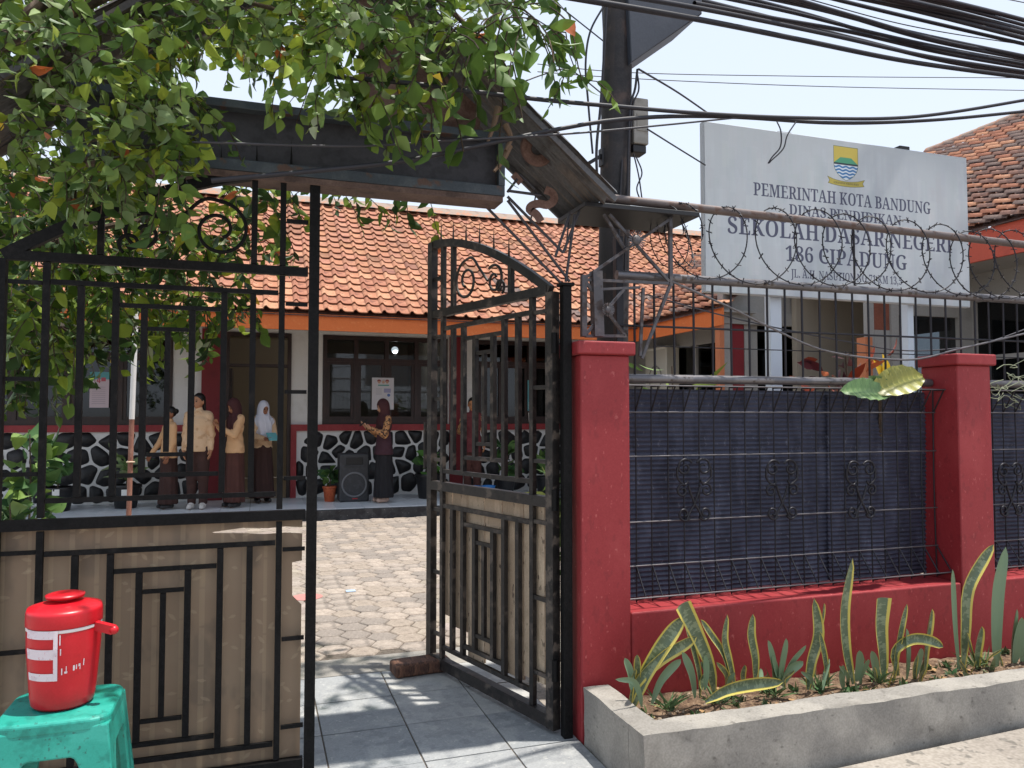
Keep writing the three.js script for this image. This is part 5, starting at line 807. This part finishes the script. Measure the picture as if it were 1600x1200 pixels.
{
  const terra = worn([176, 84, 48], [[[196, 110, 72], 6, .5, .72, .6], [[140, 62, 38], 8, .55, .72, .6]], { metres: .3, grain: 5, rough: .8, sd: 200 }), bl = flat(0x1b1b1d, .45);
  const gm = [[70, 104, 58], [54, 86, 50], [92, 124, 64]].map(c => leafMat(c, .3)), pale = [[140, 160, 110], [112, 140, 88], [160, 176, 130]].map(c => leafMat(c, .35));
  const dra = cleanLeaf(.16, .3, .35, 0), X = (u, v, z) => pz(u, v, z).x;
  pot('potted_plant', 'small leafy plant in an orange clay pot beside the loudspeaker', X(515, 770, -12.3), -12.3, .105, .24, terra, leafFan(34, .15, .3, ovate, gm, .9));
  pot('potted_plant', 'dark plant in a black pot with white tag left of the rusty flagpole', X(90, 770, -12.3), -12.3, .22, .34, bl, leafFan(40, .2, .55, [...lance, ...ovate], gm, 1));
  pot('potted_plant', 'pale variegated plant in a black pot behind the flagpole', X(197, 770, -12.4), -12.4, .2, .34, bl, leafFan(16, .34, .4, [dra], pale, 1, [.1, .9]));
  pot('potted_plant', 'green plant in a black tub behind the open leaf latch', X(668, 770, -12.3), -12.3, .2, .4, bl, leafFan(26, .2, .4, ovate, [leafMat([84, 130, 56], .3), gm[0]], 1));
  pot('potted_plant', 'tall broad leaf plant in a dark pot behind the open gate leaf', X(790, 770, -12.2), -12.2, .17, .3, bl, leafFan(30, .26, .6, [dra, ovate[0]], [...gm, pale[0]], 1));
  pot('potted_plant', 'dark leafy plant in a black pot below the teal poster', X(852, 770, -12.4), -12.4, .17, .3, bl, leafFan(34, .22, .55, [...ovate, ...lance], gm, 1));
  for (const [u, l] of [[742, 'blue plastic bucket behind the open gate leaf, beside the maroon shirt person'], [763, 'blue plastic bucket behind the open gate leaf, next to the tall plant']]) { const x = X(u, 765, -11.9), t = thing('bucket', l, 'bucket', [x, FL, -11.9], 'blue buckets'); part(t, 'body', new THREE.LatheGeometry([[0, .002], [.085, .002], [.11, .2], [.118, .2], [.118, .212], [.105, .212], [.08, .01]].map(p => new THREE.Vector2(...p)), 24).translate(x, FL, -11.9), flat(0x2a78c0, .4)); part(t, 'handle', tube([[x - .115, FL + .2, -11.9], [x - .06, FL + .13, -11.79], [x + .06, FL + .13, -11.79], [x + .115, FL + .2, -11.9]], .004, 16, 5), M.pipe); }
  // tags on the black pots
  for (const [u, z] of [[87, -12.07], [195, -12.19]]) { const q = pz(u, 770, z); single('paper_tag', bx(q.x - .045, q.x + .045, q.y - .04, q.y + .045, z, z + .002), flat(0xd8d8d4, .8), u < 100 ? 'white paper tag on the black pot left of the flagpole' : 'white paper tag on the black pot behind the flagpole', 'tag'); }
  // shrubs in the courtyard corner on the left
  const s1 = pz(45, 740, -9.5); fanPlant('courtyard_shrub', 'leafy green shrub at the courtyard edge left of the black pot', s1.x, -9.5, 0, 1.3, 90, .2, ovate, [...gm, leafMat([120, 148, 70], .35)], 1);
  const s2 = pz(15, 800, -8); fanPlant('courtyard_shrub', 'low straggly shrub at the foot of the hinge side', s2.x, -8, 0, .7, 60, .16, [...lance, ...ovate], [...gm, leafMat([120, 140, 80], .35)], 1);
  // flagpole
  const zp = -9.8, b = pz(202, 790, zp), m = pz(206, 655, zp), tp = pz(213, 500, zp), t = thing('flagpole', 'flagpole with white upper tube and rusty lower pipe', 'flagpole', [b.x, 0, zp]);
  const k = (tp.x - b.x) / (tp.y - b.y); part(t, 'lower_pipe', rod([b.x - k * b.y, -.02, zp], [m.x, m.y, zp], .028, 14), worn([150, 104, 88], [[[176, 136, 118], 6, .5, .72, .6], [[112, 70, 56], 8, .54, .7, .7]], { metres: .5, grain: 6, rough: .7, sd: 205 })); part(t, 'upper_tube', rod([m.x, m.y, zp], [m.x + k * 3, m.y + 3, zp], .03, 14), flat(0xe4e2e0, .35)); part(t, 'rope_knot', new THREE.TorusGeometry(.038, .01, 6, 14).rotateX(1.5).translate(pz(204, 722, zp).x, pz(204, 722, zp).y, zp), flat(0xd0b8a0, .9));
  // posters on the window glass
  const poster = (u0, v0, u1, v1, label, draw) => { const z = ZF + .014, a = pz(u0, v0, z), c2 = pz(u1, v1, z), cv = document.createElement('canvas'); cv.width = 256; cv.height = 384; draw(cv.getContext('2d')); const tx = new THREE.CanvasTexture(cv); tx.colorSpace = THREE.SRGBColorSpace; const g = new THREE.PlaneGeometry(c2.x - a.x, a.y - c2.y).translate((a.x + c2.x) / 2, (a.y + c2.y) / 2, z + .012); single('poster', g, new THREE.MeshStandardMaterial({ map: tx, roughness: .5, side: THREE.DoubleSide }), label, 'poster', null, { uv: true }); };
  poster(581, 590, 615, 640, 'white poster with three small drawn heads on the window behind the teacher', c => { c.fillStyle = '#cfccd0'; c.fillRect(0, 0, 256, 384); [['#8c2c2c', 84], ['#b8b4b0', 134], ['#8c2c2c', 178]].forEach(([h, x]) => { c.fillStyle = h; c.beginPath(); c.arc(x, 46, 24, Math.PI, 0); c.fill(); c.fillStyle = '#c89a80'; c.beginPath(); c.arc(x, 54, 16, 0, 7); c.fill(); }); c.fillStyle = '#4a9a8a'; c.fillRect(70, 84, 130, 14); c.fillStyle = '#9a98b8'; c.fillRect(140, 130, 80, 50); c.fillStyle = '#b0aeb4'; for (let i = 0; i < 6; i++) c.fillRect(46, 130 + i * 14, 70, 5); c.fillStyle = '#4a6aa8'; c.beginPath(); c.arc(196, 210, 18, 0, 7); c.fill(); });
  poster(141, 581, 170, 637, 'pink and teal poster on the window left of the flagpole', c => { c.fillStyle = '#c8b8c0'; c.fillRect(0, 0, 256, 384); c.fillStyle = '#58a0a8'; c.fillRect(0, 0, 256, 80); c.fillStyle = '#b85060'; c.font = 'bold 96px sans-serif'; c.fillText('4', 90, 120); c.fillRect(150, 60, 60, 40); c.fillStyle = '#a898a4'; for (let i = 0; i < 9; i++) c.fillRect(30, 160 + i * 22, 180, 6); });
  poster(824, 594, 836, 642, 'narrow teal poster on the window behind the open gate leaf', c => { c.fillStyle = '#5fa4ae'; c.fillRect(0, 0, 256, 384); c.fillStyle = '#d8b0b0'; c.beginPath(); c.arc(120, 150, 50, 0, 7); c.fill(); c.fillStyle = '#3a4a60'; c.beginPath(); c.arc(80, 110, 24, 0, 7); c.arc(120, 240, 20, 0, 7); c.fill(); c.fillStyle = '#e8e8e8'; for (let i = 0; i < 5; i++) c.fillRect(30, 280 + i * 18, 190, 6); });
  single('white_stick', rod(pz(826, 645, -12.5), pz(832, 724, -12.3), .008, 8), flat(0xc8c4c0, .6), 'thin white stick leaning below the teal poster', 'stick');
  // air conditioner outdoor unit by the wing
  const q = pxx(1008, 545, 6.2), w = pxx(1040, 600, 6.2), ac = thing('air_conditioner', 'beige air conditioner unit on the wing wall above the pipe', 'air conditioner', [6.3, 1.5, (q.z + w.z) / 2]), zz0 = pxx(1008, 560, 6.2).z, zz1 = pxx(1041, 560, 6.2).z;
  part(ac, 'casing', rbx(6.2, 6.44, 1.6, q.y, Math.min(zz0, zz1), Math.max(zz0, zz1), .015), flat(0xb9b4a6, .5)); part(ac, 'grille', new THREE.TorusGeometry(.2, .012, 6, 24).rotateY(Math.PI / 2).translate(6.195, (1.6 + q.y) / 2, (zz0 + zz1) / 2), flat(0x7a776e, .6)); part(ac, 'front_frame', [bx(6.192, 6.2, q.y - .05, q.y - .02, Math.min(zz0, zz1) + .03, Math.max(zz0, zz1) - .03)], flat(0xd8d4c8, .5));
  // lit lamp in the classroom
  const lp = pz(617, 547, -15.2), lamp = thing('ceiling_lamp', 'lit white lamp hanging inside the classroom window', 'lamp', [lp.x, lp.y, -15.2]); part(lamp, 'bulb', new THREE.SphereGeometry(.07, 16, 12).translate(lp.x, lp.y, -15.2), new THREE.MeshStandardMaterial({ color: 0xffffff, emissive: 0xffffff, emissiveIntensity: 3 })); part(lamp, 'cord', rod([lp.x, lp.y + .07, -15.2], [lp.x, 3.18, -15.2], .006, 6), M.dark);
  const pl = new THREE.PointLight(0xfff4e6, 1.2, 0, 2); pl.position.set(lp.x, lp.y - .1, -15.12); pl.castShadow = true; scene.add(pl);
}
// ---------- people ----------
function nets(f, mn, mx, h) { // surface nets on a distance field
  const n = [0, 1, 2].map(i => Math.ceil((mx[i] - mn[i]) / h) + 2), [nx, ny, nz] = n, val = new Float32Array(nx * ny * nz), id = new Int32Array(nx * ny * nz).fill(-1), P = [], F = [];
  const ix = (i, j, k) => (k * ny + j) * nx + i;
  for (let k = 0; k < nz; k++) for (let j = 0; j < ny; j++) for (let i = 0; i < nx; i++) val[ix(i, j, k)] = f(mn[0] + i * h, mn[1] + j * h, mn[2] + k * h);
  const cs = [[0, 0, 0], [1, 0, 0], [0, 1, 0], [1, 1, 0], [0, 0, 1], [1, 0, 1], [0, 1, 1], [1, 1, 1]], es = [[0, 1], [2, 3], [4, 5], [6, 7], [0, 2], [1, 3], [4, 6], [5, 7], [0, 4], [1, 5], [2, 6], [3, 7]], v = new Float32Array(8);
  for (let k = 0; k + 1 < nz; k++) for (let j = 0; j + 1 < ny; j++) for (let i = 0; i + 1 < nx; i++) {
    let neg = 0; for (let c = 0; c < 8; c++) { v[c] = val[ix(i + cs[c][0], j + cs[c][1], k + cs[c][2])]; if (v[c] < 0) neg++; }
    if (neg === 0 || neg === 8) continue; let x = 0, y = 0, z = 0, m = 0;
    for (const [a, b] of es) if ((v[a] < 0) !== (v[b] < 0)) { const t = v[a] / (v[a] - v[b]); x += cs[a][0] + t * (cs[b][0] - cs[a][0]); y += cs[a][1] + t * (cs[b][1] - cs[a][1]); z += cs[a][2] + t * (cs[b][2] - cs[a][2]); m++; }
    id[ix(i, j, k)] = P.length / 3; P.push(mn[0] + (i + x / m) * h, mn[1] + (j + y / m) * h, mn[2] + (k + z / m) * h);
  }
  const quad = (a, b, c, d, fl) => { if (a < 0 || b < 0 || c < 0 || d < 0) return; fl ? F.push(a, b, c, a, c, d) : F.push(a, c, b, a, d, c); };
  for (let k = 1; k + 1 < nz; k++) for (let j = 1; j + 1 < ny; j++) for (let i = 1; i + 1 < nx; i++) {
    const s = val[ix(i, j, k)] < 0;
    if (s !== (val[ix(i + 1, j, k)] < 0)) quad(id[ix(i, j - 1, k - 1)], id[ix(i, j, k - 1)], id[ix(i, j, k)], id[ix(i, j - 1, k)], s);
    if (s !== (val[ix(i, j + 1, k)] < 0)) quad(id[ix(i - 1, j, k - 1)], id[ix(i, j, k - 1)], id[ix(i, j, k)], id[ix(i - 1, j, k)], !s);
    if (s !== (val[ix(i, j, k + 1)] < 0)) quad(id[ix(i - 1, j - 1, k)], id[ix(i, j - 1, k)], id[ix(i, j, k)], id[ix(i - 1, j, k)], s);
  }
  const g = new THREE.BufferGeometry(); g.setAttribute('position', new THREE.BufferAttribute(new Float32Array(P), 3)); g.setIndex(F); g.computeVertexNormals(); return g;
}
function cone(x, y, z, c) { const sz = c[8] || 1, dx = c[3] - c[0], dy = c[4] - c[1], dz = (c[5] - c[2]) / sz, px = x - c[0], pY = y - c[1], pZ = (z - c[2]) / sz; let t = (px * dx + pY * dy + pZ * dz) / (dx * dx + dy * dy + dz * dz + 1e-9); t = t < 0 ? 0 : t > 1 ? 1 : t; return (Math.hypot(px - t * dx, pY - t * dy, pZ - t * dz) - (c[6] + t * (c[7] - c[6]))) * (sz < 1 ? sz : 1); }
const ell = (x, y, z, c) => { const a = (x - c[0]) / c[3], b = (y - c[1]) / c[4], d = (z - c[2]) / c[5], k = Math.hypot(a, b, d); return (k - 1) * Math.min(c[3], c[4], c[5]); };
const smin = (a, b, k) => { const h = Math.max(k - Math.abs(a - b), 0) / k; return Math.min(a, b) - h * h * k / 4; };
const uni = (x, y, z, L, k) => { let d = 9; for (const c of L) d = smin(d, cone(x, y, z, c), k); return d; };
const grow = (L, r) => L.map(c => { const o = [...c]; o[6] += r; o[7] += r; return o; });
function bounds(L, pad) { const mn = [9, 9, 9], mx = [-9, -9, -9]; for (const c of L) for (let e = 0; e < 2; e++) for (let i = 0; i < 3; i++) { const r = c[6 + e] + pad; mn[i] = Math.min(mn[i], c[e * 3 + i] - r); mx[i] = Math.max(mx[i], c[e * 3 + i] + r); } return [mn, mx]; }
function person(label, o) {
  const s = o.H / 1.6, t = thing('person', label, 'person', [o.x, o.y ?? FL, o.z]);
  const sl = o.slim ?? .9, place = g => g.scale(s * sl, s, s * sl).rotateY(o.rot).translate(o.x, o.y ?? FL, o.z);
  const toWorld = p => V(p[0] * sl, p[1], p[2] * sl).multiplyScalar(s).applyAxisAngle(WORLDUP, o.rot).add(V(o.x, o.y ?? FL, o.z));
  const arms = [-1, 1].map(sd => { const a = o.arms[sd < 0 ? 0 : 1]; return { S: [sd * .155, 1.29, -.01], E: [sd * a.e[0], a.e[1], a.e[2]], W: [sd * a.w[0], a.w[1], a.w[2]], sd, n: a.n || [-sd, 0, 0] }; });
  const legs = [-1, 1].flatMap(sd => { const f = (o.step || 0) * sd; return [[sd * (o.bottom.skirt ? .062 : .08), .84, 0, sd * .085, .45, .02 + f * .5, o.bottom.skirt ? .066 : .085, .057], [sd * .085, .45, .02 + f * .5, sd * .085, .09, -.01 + f, .057, .036]]; });
  const torso = [[-.05, .89, 0, .05, .89, 0, o.bottom.skirt ? .1 : .112, o.bottom.skirt ? .1 : .112, .8], [0, .92, 0, 0, 1.1, 0, .118, .112, .78], [-.06, 1.19, 0, .06, 1.19, 0, .108, .108, .84], [-.125, 1.295, -.01, .125, 1.295, -.01, .052, .052]];
  const armL = arms.flatMap(a => [[...a.S, ...a.E, .047, .038], [...a.E, ...a.W, .037, .025]]);
  const neck = [[0, 1.3, -.015, 0, 1.43, .005, .05, .047]];
  const skinC = new THREE.Color(o.skin || 0x9a6a4c);
  // skin: body, head and hands in one mesh
  const bodyL = [...torso, ...armL, ...neck, ...legs, ...[-1, 1].map(sd => [sd * .085, .07, -.02 + (o.step || 0) * sd, sd * .09, .035, .11 + (o.step || 0) * sd, .036, .03])];
  const [bm, bM] = bounds(bodyL, .02), pieces = [nets((x, y, z) => uni(x, y, z, bodyL, .035), bm, bM, .014)];
  // head frame
  const hq = new THREE.Quaternion().setFromEuler(new THREE.Euler(o.look?.[0] || 0, o.look?.[1] || 0, o.look?.[2] || 0, 'YXZ')), hp = V(0, 1.41, 0), hinv = hq.clone().invert(), tmp = V(0, 0, 0);
  const inHead = (x, y, z) => tmp.set(x, y, z).sub(hp).applyQuaternion(hinv).add(hp);
  const headF = (x, y, z) => { let d = ell(x, y, z, [0, 1.515, -.008, .074, .088, .09]); d = smin(d, ell(x, y, z, [0, 1.452, .025, .054, .062, .062]), .03); d = smin(d, cone(x, y, z, [0, 1.495, .084, 0, 1.468, .098, .009, .013]), .014); d = smin(d, cone(x, y, z, [-.02, 1.437, .08, .02, 1.437, .08, .009, .009]), .01); for (const q of [-1, 1]) { d = smin(d, ell(x, y, z, [q * .076, 1.485, -.01, .012, .028, .018]), .008); d = Math.max(d, -ell(x, y, z, [q * .03, 1.496, .092, .018, .011, .016])); } return d; };
  const turned = g => g.translate(0, -hp.y, 0).applyQuaternion(hq).translate(0, hp.y, 0);
  pieces.push(turned(nets(headF, [-.1, 1.37, -.11], [.1, 1.62, .125], .0055)));
  const hands = arms.map(a => {
    const W = V(...a.W), d = W.clone().sub(V(...a.E)).normalize(), n = V(...a.n).addScaledVector(d, -V(...a.n).dot(d)).normalize(), sd = d.clone().cross(n), at = (f, q, k) => W.clone().addScaledVector(d, f).addScaledVector(sd, q).addScaledVector(n, k).toArray();
    const L = [[...at(-.015, 0, 0), ...at(.02, 0, 0), .023, .024], [...at(.02, -.016, 0), ...at(.068, -.02, .004), .016, .013], [...at(.02, .014, 0), ...at(.068, .019, .004), .016, .013]];
    [-.028, -.0095, .0095, .028].forEach((q, i) => { const l = [.85, 1, .97, .78][i], c = o.curl ?? .5; L.push([...at(.07, q, .004), ...at(.07 + .036 * l, q * 1.05, .008 + .014 * c), .0095, .0088], [...at(.07 + .036 * l, q * 1.05, .008 + .014 * c), ...at(.07 + (.036 + .034 * (1 - c * .5)) * l, q * 1.05, .012 + .04 * c), .0088, .0075]); });
    L.push([...at(.012, .022 * a.sd * -1, .006), ...at(.045, .048 * a.sd * -1, .018), .0125, .0105], [...at(.045, .048 * a.sd * -1, .018), ...at(.073, .05 * a.sd * -1, .026), .0105, .0085]);
    const [mn, mx] = bounds(L, .01); pieces.push(nets((x, y, z) => uni(x, y, z, L, .008), mn, mx, .005)); return at(.075, 0, .028);
  });
  const skinMat = flat(skinC, .6); part(t, 'body', place(join(pieces)), skinMat);
  // face features
  const dk = flat(0x1c1412, .4), lip = flat(0x8a4a40, .6);
  part(t, 'eyes', place(turned(join([-1, 1].map(q => new THREE.SphereGeometry(.0105, 10, 8).scale(1.25, .75, .7).translate(q * .03, 1.495, .08))))), dk);
  part(t, 'eyebrows', place(turned(join([-1, 1].map(q => new THREE.SphereGeometry(.012, 8, 6).scale(1.5, .28, .5).translate(q * .031, 1.515, .0835))))), dk);
  part(t, 'lips', place(turned(new THREE.SphereGeometry(.02, 10, 8).scale(1, .32, .4).translate(0, 1.436, .084))), lip);
  // upper garment
  const T = o.top, torsoG = grow(torso, .017), cutW = .93;
  const sleeves = arms.flatMap(a => { const W = a.W.map((w, i) => a.E[i] + (w - a.E[i]) * cutW); return [[...a.S, ...a.E, .062, .052], [...a.E, ...W, .05, .038]]; });
  const hem = T.hem, flare = [[0, 1.0, 0, 0, hem + .03, 0, .138, .15 + (T.flare || 0), .86]];
  const tl = [...torsoG, ...flare, [-.1, 1.33, -.012, .1, 1.33, -.012, .03, .03], [0, 1.32, -.01, 0, 1.375, 0, .068, .06]], wr = (x, y, z) => .0045 * Math.sin(y * 55 + x * 31) * Math.sin(z * 40 + x * 22);
  const garment = (L) => { const [mn, mx] = bounds(L, .02); return nets((x, y, z) => Math.max(uni(x, y, z, L, .03) + wr(x, y, z), hem - y), mn, mx, .0115); };
  if (T.sleeve) { part(t, 'tunic', place(garment(tl)), T.mat); part(t, 'sleeves', place(join(arms.map((a, i) => { const L = sleeves.slice(i * 2, i * 2 + 2), [mn, mx] = bounds(L, .02); return nets((x, y, z) => uni(x, y, z, L, .03) + wr(x, y, z), mn, mx, .01); }))), T.sleeve); }
  else part(t, 'shirt', place(garment([...tl, ...sleeves])), T.mat);
  if (T.detail) { part(t, 'collar', place(join([-1, 1].map(q => bx(-.028, .028, -.008, .008, -.003, .003).rotateZ(q * -.7).rotateX(-.35).translate(q * .04, 1.352, .062)))), T.mat); }
  // lower garment
  const B = o.bottom;
  if (B.skirt) { const L = [[0, .98, 0, 0, .84, 0, .11, .152, .84], [0, .84, 0, 0, .1, 0, .152, B.skirt, .84]]; part(t, 'skirt', place(nets((x, y, z) => { const a = Math.atan2(x, z), k = Math.max(0, (.95 - y)); return Math.max(smin(cone(x, y, z, L[0]), cone(x, y, z, L[1]), .03) + .011 * k * Math.sin(a * 11 + 2 * Math.sin(y * 3)) + .006 * Math.sin(a * 5 + y * 7), .085 - y, y - 1.0); }, [-.3, .05, -.28], [.3, 1.03, .28], .012)), B.mat); }
  else { const L = [...legs.map(c => { const q = [...c]; q[6] += .022; q[7] = Math.max(.062, q[7] + .02); return q; }), [-.05, .9, 0, .05, .9, 0, .113, .113, .82], [-.06, .84, 0, .06, .84, 0, .095, .095, .85]]; const [mn, mx] = bounds(L, .02); part(t, 'trousers', place(nets((x, y, z) => Math.max(uni(x, y, z, L, .03) + wr(x, y, z), .07 - y), mn, mx, .0115)), B.mat); }
  // shoes
  for (const sd of [-1, 1]) { const f = (o.step || 0) * sd, L = [[sd * .086, .06, -.025 + f, sd * .086, .055, .03 + f, .045, .046], [sd * .086, .045, .03 + f, sd * .094, .04, .125 + f, .044, .037]]; const [mn, mx] = bounds(L, .02); const sh = part(t, 'shoe', place(nets((x, y, z) => Math.max(uni(x, y, z, L, .02), .018 - y, y - .105), mn, mx, .008)), o.shoe || dk); const S = new THREE.Shape(); S.absellipse(0, 0, .048, .115, 0, 6.3); part(sh, 'sole', place(new THREE.ExtrudeGeometry(S, { depth: .028, bevelEnabled: false, curveSegments: 16 }).rotateX(-Math.PI / 2).translate(sd * .09, .001, .045 + f)), o.sole || flat(0xd8d6d2, .7)); }
  // head covering
  if (o.hijab) {
    const drape = [[0, 1.42, -.01, 0, 1.2, .0, .085, .15, .86], [-.1, 1.27, 0, .1, 1.27, 0, .095, .095, .95], ...(o.hijabLong ? [[0, 1.24, .03, 0, 1.1, .045, .14, .13, .8]] : [])];
    const fn = (x, y, z) => { const q = inHead(x, y, z); let d = ell(q.x, q.y, q.z, [0, 1.5, -.014, .092, .118, .112]); d = smin(d, cone(q.x, q.y, q.z, [0, 1.44, .0, 0, 1.39, .01, .085, .08]), .04); let e = 9; for (const c of drape) e = smin(e, cone(x, y, z, c), .05); e += .007 * Math.sin(Math.atan2(x, z) * 9 + y * 14) * sst(1.4, 1.25, y); d = smin(d, e, .06); const face = ell(q.x, q.y, q.z, [0, 1.478, .11, .055, .075, .075]); return Math.max(d, -face, (o.hijabLong ? 1.0 : 1.14) - y); };
    part(t, 'headscarf', place(nets(fn, [-.24, .98, -.22], [.24, 1.68, .24], .0095)), o.hijab);
  } else {
    const hair = (x, y, z) => { let d = ell(x, y, z, [0, 1.522, -.014, .083, .094, .098]); d = Math.max(d, -ell(x, y, z, [0, 1.47, .1, .068, .088, .085]), 1.46 - y + Math.max(0, z + .02) * 1.2); if (o.hair === 'bun') d = smin(d, ell(x, y, z, [0, 1.54, -.115, .042, .042, .036]), .02); else d = smin(d, cone(x, y, z, [0, 1.5, -.1, .01, 1.33, -.115, .034, .018]), .02); return d; };
    part(t, 'hair', place(turned(nets(hair, [-.11, 1.28, -.18], [.11, 1.64, .11], .007))), flat(0x15110f, .5));
  }
  return { t, hands: hands.map(toWorld), toWorld };
}
{
  const tan = worn([204, 172, 138], [[[214, 184, 152], 4, .5, .72, .5], [[164, 126, 90], 8, .55, .75, .5]], { metres: .5, grain: 4, rough: .9, sd: 220 }), tan2 = worn([204, 162, 120], [[[212, 174, 134], 4, .5, .72, .5]], { metres: .5, grain: 4, rough: .9, sd: 221 });
  const brown = worn([58, 36, 32], [[[72, 46, 40], 4, .5, .72, .5]], { metres: .5, grain: 3, rough: .9, sd: 222 }), brown2 = worn([74, 42, 36], [[[88, 52, 44], 4, .5, .72, .5]], { metres: .5, grain: 3, rough: .9, sd: 223 });
  const scarf = worn([62, 28, 30], [[[76, 38, 38], 4, .5, .72, .5]], { metres: .4, grain: 3, rough: .85, sd: 224 }), white = worn([212, 214, 226], [[[198, 200, 214], 4, .5, .72, .4]], { metres: .4, grain: 2, rough: .85, sd: 225 });
  const batik = worn([176, 124, 80], [[[40, 26, 26], 12, .5, .54, .95], [[206, 168, 118], 20, .6, .66, .7]], { metres: .35, grain: 4, rough: .85, sd: 226 });
  const black = flat(0x17161b, .85), plum = worn([62, 34, 44], [[[74, 44, 54], 4, .5, .72, .5]], { metres: .4, grain: 3, rough: .85, sd: 227 }), maroon = worn([96, 40, 44], [[[112, 52, 54], 4, .5, .72, .5]], { metres: .4, grain: 3, rough: .85, sd: 228 });
  const wsole = flat(0xdcd8d4, .6), wshoe = flat(0x2a2829, .6), down = { e: [.19, 1.04, -.02], w: [.195, .82, .05] };
  person('girl in tan shirt and dark bottoms, hair in a bun, leaning an arm forward', { x: -1.2, z: -12.05, rot: -1.15, H: 1.47, hair: 'bun', look: [-.05, .1, 0], arms: [{ e: [.2, 1.05, .08], w: [.17, .86, .24] }, { e: [.2, 1.05, .0], w: [.2, .84, .08] }], top: { mat: tan2, hem: .8, flare: .02 }, bottom: { mat: brown, skirt: .19 }, sole: wsole, shoe: wshoe, skin: 0x8a5a40 });
  person('tall girl in tan shirt and brown trousers standing with arms down', { x: -.8, z: -11.9, rot: -.15, H: 1.66, hair: 'tail', look: [.02, -.55, 0], arms: [down, down], top: { mat: tan, hem: .8, flare: .02, detail: 1 }, bottom: { mat: brown }, sole: wsole, shoe: flat(0xc8c2bc, .7), skin: 0xa8785a, step: .01 });
  const s3 = person('girl in dark brown headscarf and tan shirt bowed over her hands', { x: -.3, z: -11.95, rot: -1.05, H: 1.6, hijab: scarf, look: [.5, .1, 0], arms: [{ e: [.2, 1.08, .1], w: [.06, 1.2, .27], n: [0, 1, .3] }, { e: [.2, 1.06, .12], w: [.05, 1.17, .28], n: [0, 1, .3] }], top: { mat: tan2, hem: .8, flare: .02 }, bottom: { mat: brown2, skirt: .19 }, sole: wsole, shoe: wshoe });
  const s4 = person('girl in white headscarf and long brown skirt holding a pale blue book', { x: .09, z: -12.45, rot: .3, H: 1.57, hijab: white, hijabLong: 1, look: [.3, .2, 0], arms: [{ e: [.2, 1.06, .05], w: [.05, 1.02, .24], n: [0, 1, .2] }, { e: [.2, 1.06, .05], w: [.02, 1.0, .25], n: [0, 1, .2] }], top: { mat: tan, hem: .86 }, bottom: { mat: brown, skirt: .21 }, skin: 0x94644a });
  const hb = s4.toWorld([.07, 1.045, .31]); { const t = thing('exercise_book', 'pale blue exercise book held by the girl in the white headscarf', 'book', hb.toArray()); const g = x => x.rotateX(-1.0).rotateY(.3).translate(hb.x, hb.y, hb.z); part(t, 'cover', g(bx(-.075, .075, -.1, .1, -.006, .006)), flat(0x6fb4b8, .6)); part(t, 'pages', g(bx(-.072, .077, -.097, .097, -.004, .004)), flat(0xe0e0dc, .9)); }
  const te = person('teacher in maroon headscarf, batik sleeves and long black skirt holding a phone', { x: 1.88, z: -11.9, rot: -1.35, H: 1.6, hijab: scarf, look: [.35, 0, 0], arms: [{ e: [.19, 1.06, .06], w: [.12, 1.17, .28], n: [.2, 1, 0] }, { e: [.19, 1.05, .06], w: [.1, 1.15, .28], n: [-.2, 1, 0] }], top: { mat: plum, sleeve: batik, hem: .74, flare: .035 }, bottom: { mat: black, skirt: .2 }, shoe: flat(0xb89a8a, .7), sole: flat(0xc8b4a8, .7), skin: 0xb08468 });
  const pers = (p, label) => { const t = thing('phone', label, 'phone', p.toArray()); part(t, 'case', rbx(-.036, .036, -.075, .075, -.005, .005, .004).rotateX(-.9).rotateY(-1.35).translate(p.x, p.y, p.z), flat(0x18181b, .4)); part(t, 'screen', bx(-.032, .032, -.068, .068, .0052, .006).rotateX(-.9).rotateY(-1.35 + Math.PI).translate(p.x, p.y, p.z), flat(0x2a3038, .15)); };
  pers(te.toWorld([.0, 1.235, .37]), 'dark phone in the hands of the teacher');
  const px6 = pz(738, 700, -12.3).x; person('person in maroon shirt with patterned sleeves behind the open gate leaf', { x: px6, z: -12.3, rot: -.3, H: 1.64, hair: 'tail', look: [.1, -.1, 0], arms: [{ e: [.22, 1.06, .06], w: [.16, 1.12, .26], n: [0, 1, 0] }, { e: [.21, 1.05, 0], w: [.22, .85, .08] }], top: { mat: maroon, sleeve: batik, hem: .72, flare: .03 }, bottom: { mat: brown2 }, skin: 0xb07850 });
}
renderer.render(scene, camera);
